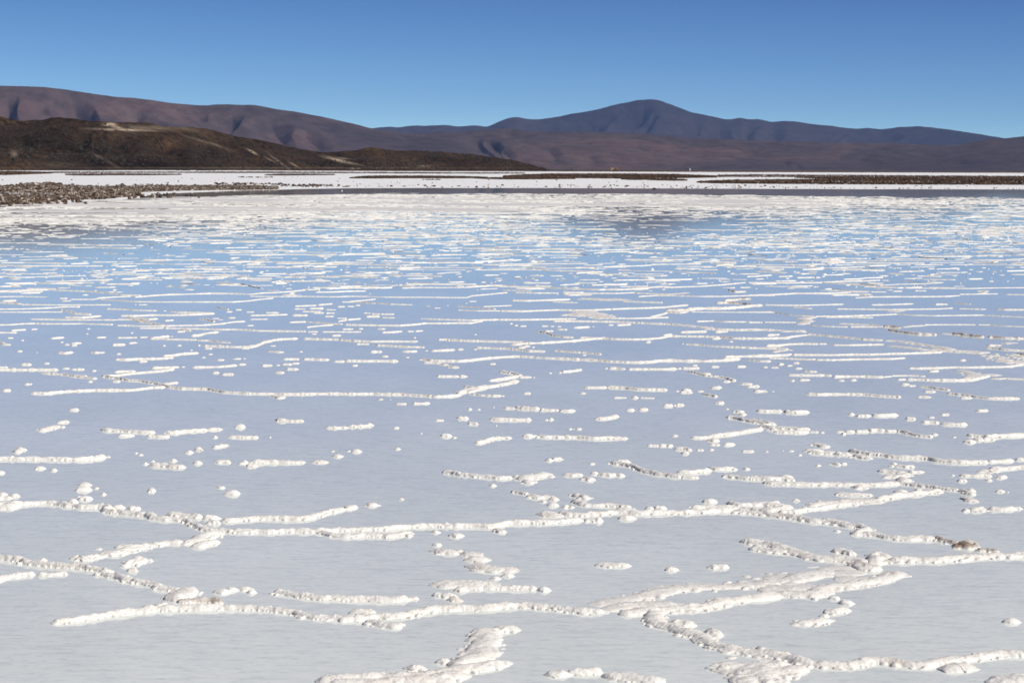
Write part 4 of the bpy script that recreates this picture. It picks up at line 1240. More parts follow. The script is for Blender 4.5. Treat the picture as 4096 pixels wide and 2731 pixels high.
w11h2.1: 185,888 240,885 300,870 350,860 402,850
w9h1.8: 205,910 265,925
w3.5: 90,995 180,1008 240,1020
w7h1.6: 240,1030 340,1048 440,1042
t3: 368,1082
t4.5: 460,1062
t4: 455,1113
w4: 540,1128 590,1128
w3.5: 592,1128 625,1128
t2.5: 605,1027
w6: 635,1028 700,1038 748,1060
w6: 628,1078 690,1100 740,1112
w5.5h1.7: 700,1110 800,1115 900,1115 1000,1120 1125,1135
w8h2: 335,1190 420,1198 512,1197
{lumpy horizontal ridge in the right foreground}w6h2.1: 522,1178 600,1198 700,1203 800,1192 900,1183 1000,1176 1100,1182 1200,1187 1350,1183 1500,1180 1650,1175 1750,1168 1900,1160 2000,1152 2090,1155 2200,1172 2352,1195
w8h1.7: 1000,1140 1060,1150 1120,1160
w6h1.6: 1650,1145 1720,1130 1850,1130 2000,1130
w5h1.7: 1953,1098 2050,1112 2160,1115
w5h1.7: 2180,1108 2280,1105 2352,1098 2410,1095
w5: 1758,1083 1835,1083
t4.5: 1278,1140
w4.5: 1316,1143 1408,1145
t6: 1087,1224
{bent ridge at the right centre}w5h2: 955,752 1030,762 1100,772 1150,788 1200,812 1280,832 1350,848 1430,858 1500,868 1560,874
w3.5: 1550,870 1620,875 1705,878
w5.5h2.2: 1000,750 1060,742 1105,745
w5.5h1.9: 1525,833 1600,833 1700,830 1788,816
w5.5h1.9: 1788,792 1850,803 1930,803 2012,797
{long thin ridge toward the right edge}w4.5h1.8: 1898,862 2000,873 2100,887 2200,888 2352,885
w5: 2245,918 2352,928 2430,930
w5: 545,852 620,858 690,852
w6: 730,882 780,893 818,892
w5: 773,842 842,842
w6: 857,853 930,857 1003,857
w5: 1003,858 1058,860
w4: 403,729 442,729
w4.5: 450,722 532,717
t2.5: 788,758
t1.5: 930,755
t3: 2108,804
w2.5: 1268,602 1360,604
w5: 1360,604 1420,602 1480,607
w4: 1505,630 1580,634 1645,642
w2.5: 1683,641 1742,641
t2.5: 1808,638
t4.5: 1583,670
w3: 1797,595 1883,596
w4: 1915,593 2003,593
w3: 2070,651 2173,653
t1.5: 2282,653
{upswept ridge at the right centre}w6h1.9: 1628,532 1700,538 1800,533 1870,517 1950,507 2050,492 2150,477 2248,460
w6: 1790,557 1880,562
w5h1.8: 1943,360 2020,368 2080,387 2180,398 2250,412 2352,425
w5: 2003,308 2062,318
w4: 2043,337 2103,337
t2.5: 1938,289
w5: 1848,238 1917,238
t5: 243,524
t2.5: 300,521
{straight beaded ridge at the centre}w5h1.9: 323,522 400,530 480,530 600,533 700,537 800,545 900,542 1000,542 1098,540
t2: 600,461
t1: 630,460
w2.5: 650,461 694,461
t3: 1496,518
w5: 818,373 900,374 950,362 1003,350
w3.5: 1090,299 1148,299
w4: 1186,296 1256,295
w4: 1403,263 1482,263
t2: 1495,257
w4: 1505,257 1573,256
w4.5: 138,278 240,288 337,292
w3.5: 343,297 430,300 510,300
w4: 508,304 580,308 650,305
w3: 38,283 125,285
t2: 397,383
t3.5: 437,381
@B3
w5.5h1.9: -10,385 100,398 180,422 110,435 200,448 350,458 450,465 528,462
w4.5: 158,462 208,472
w4h1.6: 208,487 300,490 450,492 520,487
w2.5: 520,485 590,487
w4.5: 62,307 190,310 290,312
w5h2.1: 298,316 350,320 430,320 508,317
t2: 628,490
w9h1.7: 480,640 540,648 600,640
w8h1.5: 540,588 600,600 655,618
w5: 500,660 600,668 700,670 780,678 875,682
{long ridge down toward the right edge}w5h2.1: 870,648 950,662 1050,678 1150,684 1250,704 1350,708 1450,708 1550,713 1620,735 1750,745 1900,747 2050,745
w3.5: 2050,742 2150,738 2262,736
w6: 918,693 980,708 1038,706
t2.5: 873,700
w4: 2293,721 2400,724
{ridge with a raised knob at right}w4.5h1.9: -10,888 150,893 300,893 400,905
t6: 312,872
w6h1.9: 118,918 250,930 400,934 550,938 700,935 850,938 1000,938 1150,933 1290,926
w3.5h1.7: 1290,926 1400,942 1550,957 1700,978 1800,988
w6h2: 1800,988 1870,1002 1915,1025
w7h1.7: 1828,1048 1870,1062 1922,1085
w4: 1878,990 1918,992
w7: 915,960 970,965
w8h1.7: 1290,922 1345,900 1290,885
w9h1.6: 1145,865 1250,870 1350,845
w6h1.5: 1090,820 1200,825 1350,838
w4h1.4: 1370,830 1480,826
w5.5h1.6: 1263,775 1340,785 1413,782
t3: 1242,760
t2.5: 1216,780
w3.5: 700,757 772,766
t2.5: 810,758
t2.5: 593,773
w5.5h1.6: 738,1014 850,1025 950,1028 1070,1028
{broad upswept branch at right}w5h1.8: 240,1170 400,1172 500,1150 600,1140 720,1118 850,1105 950,1100
w10h1.8: 520,1115 600,1100 750,1095 900,1085 1050,1085 1130,1075
w6h1.8: 1100,1070 1160,1055 1230,1037 1350,1022 1450,1012 1550,1004 1660,995
t5: 1300,1000
w4: 1430,990 1480,985
t4: 535,1108
w7h1.8: -10,1112 100,1108 200,1112 325,1125
w7h1.8: 325,1125 250,1148 120,1150
{long ridge ending in a brown clump}w7h2d.1: -150,1165 0,1170 100,1184 200,1198 300,1207 420,1222 550,1248 700,1258 850,1292 930,1300 1000,1325 900,1355 850,1352
w7h1.9: 850,1355 1020,1362 1100,1374 1200,1392 1350,1403 1500,1397 1600,1403
w6h2.3d.4: 1590,1400 1700,1430 1790,1445
{brown clump on the ridge at right}w10h2.6d.7: 1790,1450 1850,1475 1930,1485
w8h2.2d.35: 1830,1430 1900,1440 1965,1450
t2.5: 755,1335
w4.5h1.6: 1788,856 1900,864 2085,862
w8h1.7: 1968,820 2050,828 2090,812
w6h1.9: 2080,808 2200,802 2300,790 2430,775
w4: 1785,905 1865,906
w4.5: 2118,880 2160,875 2195,868
t3: 2052,901
w5: 1822,1158 1892,1162
w7: 1892,1155 1960,1160 2028,1150
w6: 2040,1147 2150,1153 2260,1142
t4: 2293,1140
t3.5: 2150,996
t1.5: 2213,1000
t2: 1740,857
t3: 401,1072
w5.5h1.9: 1858,517 1950,518 2050,528 2150,523 2250,520 2430,512
w6: 1843,568 1932,572
w5: 1933,553 1993,555
w6: 1995,553 2095,548
t4: 874,336
w5: 925,348 1033,350
w5: 1050,348 1150,347 1265,342
w4.5: 1337,374 1428,376
w4.5: 1483,403 1628,408
w4: 1645,417 1750,425 1870,424
w3.5: 1943,306 2038,303
w3: 1650,339 1707,336
t3: 1560,361
w3: 748,484 805,484
w3.5: 790,502 832,504
w5: 830,487 908,487
w4.5: 905,485 1025,484
w5h1.9: 1028,477 1100,474 1165,478
w4: 1165,479 1260,480
w4.5h1.8: 1260,480 1320,487 1400,508 1500,522 1583,526
t3: 1587,508
t2.5: 23,651
t1.5: 152,651
w2: 340,648 382,648
t1: 287,645
t2: 1755,530
t2: 435,683
'''
ORG_ = {'A0': (0, 900), 'A1': (1000, 900), 'A2': (2000, 900), 'A3': (2996, 900), 'B0': (0, 1500), 'B1': (1000, 1500), 'B2': (2000, 1500), 'B3': (2996, 1500), 'C0': (0, 2031), 'C1': (1000, 2031), 'C2': (2000, 2031), 'C3': (2996, 2031)}
import re
items = []; cur = None
for ln in TR.strip().splitlines():
    ln = ln.strip()
    if not ln: continue
    if ln[0] == '@': cur = ORG_[ln[1:]]; continue
    m = re.match(r'(?:\{(.*?)\})?(w|t)([\d.]+)(?:h([\d.]+))?(?:d([\d.]+))?:\s*(.*)', ln)
    nm, typ, w, h, d, pts = m.groups()
    p = np.array([[float(a) for a in s.split(',')] for s in pts.split()])
    p = p / 2.1382 + cur
    w = float(w) / 100 * .84
    if typ == 't':
        D = 1.5 * FPX / (p[0, 1] - 675); r = w / 2 * FPX / D
        p = np.array([[p[0, 0] - r, p[0, 1]], [p[0, 0] + r, p[0, 1]]])
    h = float(h) / 100 * .80 if h else min(.0145, w * .40)
    if cur[1] == 900: h *= .80; w *= .92 if w < .09 else 1
    items.append(dict(nm=nm, w=w, h=h, d=float(d or 0), p=p, typ=typ))

def salt_mesh(it, rng, idx):
    w, h = it['w'], it['h']
    X, Y = it['xy'] if 'xy' in it else ground(it['p'][:, 0], it['p'][:, 1] + 1.0, 0.0)
    P_ = np.stack([X, Y], 1)
    L0 = np.linalg.norm(np.diff(P_, axis=0), axis=1).sum()
    D = float(np.hypot(X, Y).mean())
    # inset the ends by the half width: traced ends are the visible tips
    ins = min(w * .42, L0 * .45)
    s = np.concatenate([[0], np.cumsum(np.linalg.norm(np.diff(P_, axis=0), axis=1))])
    ds = max(.0032, .00042 * D) * it.get('coarse', 1)
    L = max(L0 - 2 * ins, .002)
    n = max(3, int(L / ds))
    ss = np.linspace(ins, ins + L, n)
    # smooth by resampling + averaging
    x = np.interp(ss, s, P_[:, 0]); y = np.interp(ss, s, P_[:, 1])
    kk = int(w * .9 / ds) | 1
    if n > kk * 2 and kk > 1:
        ker = np.ones(kk) / kk
        x = np.convolve(np.pad(x, kk // 2, mode='edge'), ker, 'valid'); y = np.convolve(np.pad(y, kk // 2, mode='edge'), ker, 'valid')
    sd_ = idx * 13.7
    tx = np.gradient(x) if n > 2 else np.ones(n); ty = np.gradient(y) if n > 2 else np.zeros(n)
    nn = np.hypot(tx, ty) + 1e-9; tx /= nn; ty /= nn
    wob = w * .55 * (fbm(ss / (w * 3.2), ss * 0 + sd_, 3, 21) - .5)
    x = x - ty * wob; y = y + tx * wob
    if n > 2: tx = np.gradient(x); ty = np.gradient(y)
    k2 = int(w * 1.5 / ds) | 1
    if n > k2 + 2 and k2 > 1:
        ker = np.ones(k2) / k2
        tx = np.convolve(np.pad(tx, k2 // 2, mode='edge'), ker, 'valid'); ty = np.convolve(np.pad(ty, k2 // 2, mode='edge'), ker, 'valid')
    elif n > 2: tx = np.full(n, x[-1] - x[0]); ty = np.full(n, y[-1] - y[0])
    nn = np.hypot(tx, ty) + 1e-9; tx /= nn; ty /= nn
    # extend the strip beyond both ends so blobs can close
    ne = max(3, int(w * .75 / ds))
    k_ = np.arange(ne, 0, -1) * (w * .78 / ne)
    x = np.concatenate([x[0] - tx[0] * k_, x, x[-1] + tx[-1] * k_[::-1]])
    y = np.concatenate([y[0] - ty[0] * k_, y, y[-1] + ty[-1] * k_[::-1]])
    tx = np.concatenate([np.full(ne, tx[0]), tx, np.full(ne, tx[-1])]); ty = np.concatenate([np.full(ne, ty[0]), ty, np.full(ne, ty[-1])])
    m = int(np.clip(w * 1.7 / ds, 9, 34 if w < .12 else 70))
    t = np.linspace(-1, 1, m) * w * .86
    GX = x[:, None] - ty[:, None] * t[None]; GY = y[:, None] + tx[:, None] * t[None]
    # blobs
    sheet = w > .13
    nb = max(1, int(L / (w * (.70 if not sheet else .10)))) + 1
    if sheet: nb = int(nb * 2.0)
    q_ = np.clip(np.linspace(0, L, nb) + rng.normal(0, L / nb * .35, nb), 0, L) if nb > 2 else np.array([0, L]) if L > w * .25 else np.array([L / 2])
    bi = np.interp(q_, np.linspace(0, L, n), np.arange(n)); ii = np.clip(bi.astype(int) + ne, 0, len(x) - 1)
    nb = len(q_)
    if not sheet:
        slow = .78 + .46 * vnoise(q_ / (w * 4.5), q_ * 0 + sd_, 31)
        br = w * .5 * rng.uniform(.55, 1.0, nb) * np.clip(slow, .75, 1.15); bh = h * rng.uniform(.55, 1.05, nb) * slow
        lat = rng.uniform(-.2, .2, nb) * w
    else:
        br = rng.uniform(.018, .05, nb); bh = h * rng.uniform(.45, 1.1, nb)
        lat = rng.uniform(-.42, .42, nb) * w
    bx = x[ii] - ty[ii] * lat; by = y[ii] + tx[ii] * lat
    if it['typ'] == 't' and L < w: br[:] = w * .5
    # side crumbs
    ns = nb * 2 + 1
    js = rng.integers(0, nb, ns)
    side = rng.choice([-1, 1], ns) * rng.uniform(.25, .52, ns) * w
    bx = np.concatenate([bx, x[ii[js]] - ty[ii[js]] * side + rng.normal(0, w * .15, ns)]); by = np.concatenate([by, y[ii[js]] + tx[ii[js]] * side + rng.normal(0, w * .15, ns)])
    br = np.concatenate([br, rng.uniform(.14, .26, ns) * min(w, .09)]); bh = np.concatenate([bh, h * rng.uniform(.25, .65, ns)])
    if D < 12:                                  # loose crumbs and thin skirts along both edges
        n3 = nb * (5 if D < 8.5 else 3)
        j3 = rng.integers(0, len(x) - 2 * ne, n3) + ne if len(x) > 2 * ne + 1 else np.full(n3, ne)
        s3 = rng.choice([-1, 1], n3) * rng.uniform(.30, .66, n3) * w
        bx = np.concatenate([bx, x[j3] - ty[j3] * s3]); by = np.concatenate([by, y[j3] + tx[j3] * s3])
        br = np.concatenate([br, rng.uniform(.07, .16, n3) * min(w, .08)]); bh = np.concatenate([bh, h * rng.uniform(.15, .45, n3)])
    else: n3 = 0; j3 = np.zeros(0, int)
    acc = np.zeros_like(GX)
    K = 4.0
    sg = np.clip((np.arange(len(x)) - ne) / max(1, n - 1) * L, 0, L)
    hw = w * .40 * (.70 + .42 * vnoise(sg / (w * 1.3), sg * 0 + sd_, 41) + .30 * vnoise(sg / (w * 5), sg * 0 + sd_, 42))
    hc = h * .80 * (.72 + .24 * vnoise(sg / (w * 1.6), sg * 0 + sd_ + 5, 43) + .34 * vnoise(sg / (w * 4), sg * 0 + sd_, 44))
    over = np.zeros(len(x)); over[:ne] = k_; over[-ne:] = k_[::-1]
    if it['typ'] == 't': hw = hw * 1.15
    tw = (t[None] + w * .10 * (fbm(GX / (w * .8), GY / (w * .8), 2, 47) - .5) * 2) / hw[:, None]
    core = hc[:, None] * np.sqrt(np.clip(1 - tw ** 2 - (over[:, None] / (w * .42)) ** 2, 0, 1))
    if sheet: core = np.zeros_like(GX)
    btx = np.concatenate([tx[ii], tx[ii[js]], tx[j3]]); bty = np.concatenate([ty[ii], ty[ii[js]], ty[j3]])
    el_ = np.concatenate([rng.uniform(1.2, 2.4, nb) if not sheet else rng.uniform(.8, 1.6, nb), rng.uniform(.8, 1.5, ns), rng.uniform(.7, 1.6, n3)])
    def contrib(gx, gy, mk):
        dx_ = gx[..., None] - bx[mk]; dy_ = gy[..., None] - by[mk]
        al = (dx_ * btx[mk] + dy_ * bty[mk]) / (br[mk] * el_[mk]); ac = (dy_ * btx[mk] - dx_ * bty[mk]) / br[mk]
        return ((bh[mk] * np.clip(1 - al * al - ac * ac, 0, 1) ** .75) ** K).sum(-1)
    st = 60 if GX.size * len(bx) > 6e6 else 10 ** 6
    for a in range(0, len(x), st):
        gx = GX[a:a + st]; gy = GY[a:a + st]
        mk = (bx > gx.min() - .15) & (bx < gx.max() + .15) & (by > gy.min() - .15) & (by < gy.max() + .15)
        acc[a:a + st] = contrib(gx, gy, mk)
    H = (acc + core ** K) ** (1 / K)
    tot = len(x); e1 = np.minimum(np.arange(tot), np.arange(tot)[::-1]) * (w * .78 / ne)
    win = np.clip(e1 / (w * .30), 0, 1)[:, None] * np.clip((w * .86 - np.abs(t)) / (w * .16), 0, 1)[None]
    H = H * np.sqrt(win)
    g1 = fbm(GX / .0055, GY / .0055, 2, 51) - .5
    g2 = fbm(GX / .022, GY / .022, 2, 52) - .5
    H = H + np.clip(H / .006, 0, 1) * (g1 * .0044 + g2 * .0046) * min(1, 8.5 / D) * min(1, h / .014)
    Z = np.where(H > .0004, H, -.004)
    # sink the outside vertices just under the water
    keepv = H > .0004
    f = grid_faces(*GX.shape)[:, ::-1]
    kf = keepv.ravel()[f].any(1)
    f = f[kf]
    used = np.unique(f)
    mp = np.full(GX.size, -1); mp[used] = np.arange(len(used))
    v = np.stack([GX.ravel(), GY.ravel(), Z.ravel()], 1)[used]
    return v, mp[f], (float(X.mean()), float(Y.mean())), L0, D

parts_small = []; objs = []
for i, it in enumerate(items):
    v, f, c0, L0, D = salt_mesh(it, np.random.default_rng(1000 + i), i)
    if len(f) < 2: continue
    it.update(v=v, f=f, c=c0, L=L0, D=D, size=L0 / D * FPX, cpx=it['p'].mean(0))
    it['kind'] = 'salt_ridge' if (L0 > .20 and L0 > it['w'] * 3) or it['nm'] or it['w'] > .13 else 'salt_lump'
    # apparent area for ranking
    it['area'] = it['size'] * (it['h'] / D * FPX + it['w'] * 1.5 / D / D * FPX)
    objs.append(it)
rid = sorted([o for o in objs if o['kind'] == 'salt_ridge'], key=lambda o: (o['nm'] is None, -o['area']))
lum = sorted([o for o in objs if o['kind'] == 'salt_lump'], key=lambda o: -o['area'])
single = rid[:298] + lum[:298]
restl = rid[298:] + lum[298:]
print('ridges', len(rid), 'lumps', len(lum), time.time() - T0)

anchors = [o for o in single if o['nm']]
def near_anchor(o):
    best = None
    for a in anchors:
        if a is o: continue
        p = a['p']; q = o['cpx']
        # dense sample of the anchor line
        tt_ = np.linspace(0, len(p) - 1, 60)
        ax = np.interp(tt_, np.arange(len(p)), p[:, 0]); ay = np.interp(tt_, np.arange(len(p)), p[:, 1])
        pen = 2.5 * (900 / max(300, q[1] - 700))
        d = np.hypot(ax - q[0], (ay - q[1]) * pen); j = d.argmin()
        if best is None or d[j] < best[0]: best = (d[j], a, ax[j] - q[0], (ay[j] - q[1]) * pen)
    _, a, dx, dy = best
    if abs(dy) >= abs(dx) * .6: rel = 'behind' if dy > 0 else 'in front of'
    else: rel = 'left of' if dx > 0 else 'right of'
    return rel, a
def describe(o):
    if o['kind'] == 'salt_lump':
        s = 'tiny' if o['size'] < 16 else 'small' if o['size'] < 34 else 'middling' if o['size'] < 55 else 'large'
        sh = 'round' if o['L'] < o['w'] * 1.35 else 'oval' if o['L'] < o['w'] * 2.2 else 'oblong'
        return f'{s} {sh} salt lump'
    s = 'short' if o['size'] < 110 else 'midsize' if o['size'] < 260 else 'long'
    ang = abs(o['p'][-1, 1] - o['p'][0, 1]) / (abs(o['p'][-1, 0] - o['p'][0, 0]) + 1)
    up = (o['p'][-1, 1] - o['p'][0, 1]) * np.sign(o['p'][-1, 0] - o['p'][0, 0])
    tl = 'level' if ang < .05 else ('rising' if up < 0 else 'falling')
    br_ = 'broad' if o['w'] > .09 else 'brown-stained' if o['d'] > .35 else 'white'
    return f'{s} {br_} {tl} salt ridge'
ORDW = ['leftmost', 'second-from-left', 'third-from-left', 'fourth-from-left', 'fifth-from-left', 'sixth-from-left', 'seventh-from-left', 'eighth-from-left', 'ninth-from-left', 'tenth-from-left', 'eleventh-from-left', 'twelfth-from-left', 'thirteenth-from-left', 'fourteenth-from-left', 'fifteenth-from-left', 'sixteenth-from-left']
groups = {}
for o in single:
    if o['nm']:
        o['label'] = o['nm'] + (', standing in shallow water' if len(o['nm'].split()) < 10 else ''); continue
    rel, a = near_anchor(o); o['k'] = (describe(o), f"{rel} the {a['nm']}")
    groups.setdefault(o['k'], []).append(o)
for kx, lst in groups.items():
    lst.sort(key=lambda o: o['cpx'][0])
    for j, o in enumerate(lst):
        if len(lst) == 1: o['label'] = f'{kx[0]} {kx[1]}'
        elif len(lst) == 2: o['label'] = f"{('left', 'right')[j]}-hand {kx[0]} {kx[1]}"
        else: o['label'] = f'{ORDW[min(j, 15)]} {kx[0]} {kx[1]}'
for o in single:
    cxy = np.array([o['c'][0], o['c'][1], 0])
    lw = o['label'].split()
    if len(lw) > 16: o['label'] = ' '.join(o['label'].replace(' salt ridge', ' ridge').replace('in front of', 'before').split()[:16])
    ob = mesh(o['kind'], o['v'] - cxy, o['f'], SALT); ob.location = cxy
    if o['d']:
        gx = o['v'][:, 0]; zz = o['v'][:, 2]
        fattr(ob, 'dirt', o['d'] * (.35 + .65 * fbm(gx / .09, o['v'][:, 1] / .09, 3, 88)) * np.clip(zz / .01, 0, 1))
    tag(ob, o['label'], 'salt ridge' if o['kind'] == 'salt_ridge' else 'salt lump', 'raised salt ridges in the shallow water' if o['kind'] == 'salt_ridge' else 'salt lumps dotted over the shallow water')
if restl:
    v, f = join([(o['v'], o['f']) for o in restl])
    tag(mesh('salt_crumbs', v, f, SALT), kind='stuff')
print('traced', time.time() - T0, 'verts', sum(len(o['v']) for o in objs))

# ------------------------------------------------------------------ the salt network further out (and beside the frame)
def ribbons(name, P4, W, Hh, mat, seed, groups_n=None):
    """P4 (n,4,2) control points of short crust ridges; swept low cross-section"""
    g = np.random.default_rng(seed)
    D = np.hypot(P4[:, 1, 0], P4[:, 1, 1]); Ln = np.linalg.norm(np.diff(P4, axis=1), axis=2).sum(1)
    nseg = np.clip((Ln / np.maximum(.0016 * D, .012)).astype(int), 3, 60)
    cats = [4, 6, 9, 13, 18, 26, 38, 60]
    prof_t = np.array([-1, -.72, 0, .72, 1.]); prof_z = np.array([-.12, .72, 1.0, .72, -.12])
    out = []
    prev = 2
    for c in cats:
        mk = (nseg > prev) & (nseg <= c); prev = c
        idx = np.where(mk)[0]
        if not len(idx): continue
        P = P4[idx]; s = np.linspace(0, 3, c); i0 = np.clip(s.astype(int), 0, 2); fr = s - i0
        fr = fr * fr * (3 - 2 * fr) * .4 + fr * .6
        xy = P[:, i0] * (1 - fr)[None, :, None] + P[:, i0 + 1] * fr[None, :, None]
        w = W[idx][:, None] * g.uniform(.8, 1.2, (len(idx), c)); h = Hh[idx][:, None] * g.uniform(.78, 1.18, (len(idx), c))
        tp = np.clip(np.minimum(np.arange(c), np.arange(c)[::-1]) / 1.0, 0.02, 1)
        w = w * (.35 + .65 * tp); h = h * (tp > .5) - .004 * (tp < .5)
        T = np.gradient(xy, axis=1); T /= np.linalg.norm(T, axis=2, keepdims=True) + 1e-9
        N = np.stack([-T[..., 1], T[..., 0]], -1)
        # cap: push the tips outwards slightly
        V = np.zeros((len(idx), c, 5, 3))
        tt2 = prof_t[None, None] + g.uniform(-.12, .12, (len(idx), c, 5))
        V[..., 0] = xy[..., None, 0] + N[..., None, 0] * tt2 * w[..., None] / 2
        V[..., 1] = xy[..., None, 1] + N[..., None, 1] * tt2 * w[..., None] / 2
        V[..., 2] = h[..., None] * prof_z[None, None] * g.uniform(.8, 1.2, (len(idx), c, 5))
        V[:, :, 0, 2] = -.004; V[:, :, 4, 2] = -.004
        V[:, 0, :, 2] = -.004; V[:, -1, :, 2] = -.004
        base = grid_faces(c, 5)[:, ::-1]
        F = (base[None] + (np.arange(len(idx)) * c * 5)[:, None, None]).reshape(-1, 4)
        out.append((V.reshape(-1, 3), F))
    v, f = join(out)
    o = mesh(name, v, f, mat); tag(o, kind='stuff'); print(name, len(P4), len(f), time.time() - T0); return o

def in_traced(X, Y):
    px, py = project(X, Y, np.zeros_like(X))
    lim = 1163 + 14 * np.sin(px * .006) + 10 * np.sin(px * .017 + 1)
    return (Y > 2) & (px > -60) & (px < 4160) & (py > lim)

def far_limit(X, Y):
    """water beyond the crust: clear strip before the shore"""
    az = np.arctan2(X, Y)
    cl = np.array([(-2500, 800), (-300, 842), (0, 826), (140, 822), (330, 812), (480, 805), (620, 797), (800, 790), (1000, 783), (1200, 780), (1600, 776), (2100, 775), (2600, 777), (3100, 783), (3500, 788), (4096, 792), (5200, 798), (7500, 805)], float)
    a, _ = azel(cl[:, 0], cl[:, 1]); gx, gy = ground(cl[:, 0], cl[:, 1]); r = np.hypot(gx, gy)
    return np.interp(az, a, r) * (1 + .10 * (fbm(az * 60, np.asarray(Y) * .25, 3, 70) - .5))

def density(X, Y):
    """share of crust kept: thick band left-centre far out, thinner where the peak and left range are mirrored"""
    px, py = project(X, np.maximum(Y, 3), np.zeros_like(X))
    d = .72 + .35 * (fbm(X * .09, Y * .035, 3, 61) - .5) * 2
    def bump(x, y, sx, sy, a): return a * np.exp(-((px - x) / sx) ** 2 - ((py - y) / sy) ** 2)
    d = d + bump(1500, 830, 1200, 55, .5) + bump(500, 850, 600, 30, .25) + bump(2500, 815, 900, 28, .35)
    d = d - bump(250, 955, 680, 55, .68) - bump(600, 900, 600, 28, .35) - bump(2620, 900, 520, 55, .78) - bump(3300, 860, 500, 25, .3) - bump(3700, 860, 500, 60, .18) - bump(1200, 1010, 500, 40, .08)
    return np.clip(d, .08, 1.4)

g = np.random.default_rng(77)
# jittered honeycomb, stretched along x
AX, AY = 1.75, 1.0
segs = []; 
def honey(ax, ay, x0, x1, y0, y1, seed):
    g = np.random.default_rng(seed)
    ni = int((x1 - x0) / ax) + 2; nj = int((y1 - y0) / (ay * .75)) + 2
    j, i = np.meshgrid(np.arange(nj), np.arange(ni), indexing='ij')
    cx = x0 + (i + .5 * (j % 2)) * ax; cy = y0 + j * ay * .75
    # hex vertices: top and bottom of each centre
    tx = cx + g.normal(0, ax * .17, cx.shape); ty = cy + ay * .5 + g.normal(0, ay * .15, cx.shape)     # top vertex
    bx = cx + g.normal(0, ax * .17, cx.shape); by = cy - ay * .5 + g.normal(0, ay * .15, cx.shape)     # bottom vertex
    E = []
    # top vertex of (j,i) connects to bottom vertices of (j+1, left/right) and to bottom vertex of (j+2,i) [vertical edge]
    for jj in range(nj - 2):
        odd = jj % 2
        iL = np.arange(1, ni - 1) - 1 + odd; iR = iL + 1
        a = np.arange(1, ni - 1)
        # (jj+1) row centres are shifted by half: neighbours up-left = iL, up-right = iR ; their bottoms lie left/right of our top... use sides
        E.append(np.stack([tx[jj, a], ty[jj, a], bx[jj + 1, iL] * 0 + bx[jj + 1, iL], by[jj + 1, iL]], 1))
        E.append(np.stack([tx[jj, a], ty[jj, a], bx[jj + 1, iR], by[jj + 1, iR]], 1))
        E.append(np.stack([tx[jj, a], ty[jj, a], bx[jj + 2, a], by[jj + 2, a]], 1))
    return np.concatenate(E)
E = honey(AX, AY, -75, 75, -4, 125, 5)
E2 = honey(1.05, .55, -75, 75, 20, 125, 6)
E = np.concatenate([E, E2]); lvl = np.concatenate([np.zeros(len(E) - len(E2)), np.ones(len(E2))])
mx = (E[:, 0] + E[:, 2]) / 2; my = (E[:, 1] + E[:, 3]) / 2; rr_ = np.hypot(mx, my)
azm = np.abs(np.arctan2(mx, my))
ok = (rr_ < far_limit(mx, my)) & ((azm < .42) | ((rr_ < 14) & (azm < 1.1))) & (rr_ > 1.6) & ~in_traced(mx, my) & ~in_traced(E[:, 0], E[:, 1]) & ~in_traced(E[:, 2], E[:, 3])
E, mx, my, rr_, lvl = E[ok], mx[ok], my[ok], rr_[ok], lvl[ok]
d = density(mx, my)
vert = np.abs(E[:, 3] - E[:, 1]) > np.abs(E[:, 2] - E[:, 0]) * 1.2
cor = .5 + 1.9 * (vnoise(mx * .22, my * 1.1, 404) - .5)
pk = np.where(vert, .36, .25 + .8 * np.clip(cor, 0, 1)) * np.where(lvl == 1, np.clip((rr_ - 26) / 45, .10, .95), 1) * np.clip(d, 0, 1.15)
# close in, keep the network sparse like the foreground
pk *= np.where(rr_ < 26, .62, 1)
ok = g.random(len(E)) < pk
E, rr_ , mx, my = E[ok], rr_[ok], mx[ok], my[ok]
print('edges', len(E))
a = E[:, :2]; b = E[:, 2:]
t1 = g.uniform(-.06, .16, (len(E), 1)); t2 = g.uniform(-.06, .16, (len(E), 1))
A_ = a + (b - a) * t1; B_ = b + (a - b) * t2
ln = np.linalg.norm(B_ - A_, axis=1)[:, None]
P4 = np.stack([A_, A_ + (B_ - A_) * .33 + g.normal(0, .055, A_.shape) * ln, A_ + (B_ - A_) * .66 + g.normal(0, .055, A_.shape) * ln, B_], 1)
near_ = np.hypot(P4[:, :, 0], P4[:, :, 1]).min(1) < 15
W = g.uniform(.013, .030, len(E)); Hh = g.uniform(.005, .0100, len(E))
th = g.random(len(E)) < .06; W[th] *= 2.4; Hh[th] *= 1.15
ribbons('salt_crust_network', P4[~near_], W[~near_], Hh[~near_], SALT, 8)
VV = []
for i, P_ in enumerate(P4[near_]):
    tt_ = np.linspace(0, 3, 14); xs_ = np.interp(tt_, [0, 1, 2, 3], P_[:, 0]); ys_ = np.interp(tt_, [0, 1, 2, 3], P_[:, 1])
    xs_ = xs_ + .10 * (fbm(tt_ * 1.1, tt_ * 0 + i * 3.1, 3, 71) - .5); ys_ = ys_ + .22 * (fbm(tt_ * 1.1, tt_ * 0 + i * 5.7, 3, 72) - .5)
    v, f, _, _, _ = salt_mesh(dict(xy=(xs_, ys_), p=None, w=g.uniform(.035, .055), h=g.uniform(.010, .016), typ='w', coarse=2.0), np.random.default_rng(5000 + i), 900 + i)
    if len(f): VV.append((v, f))
v, f = join(VV); tag(mesh('salt_crust_margin', v, f, SALT), kind='stuff'); print('margin', len(VV), len(f), time.time() - T0)
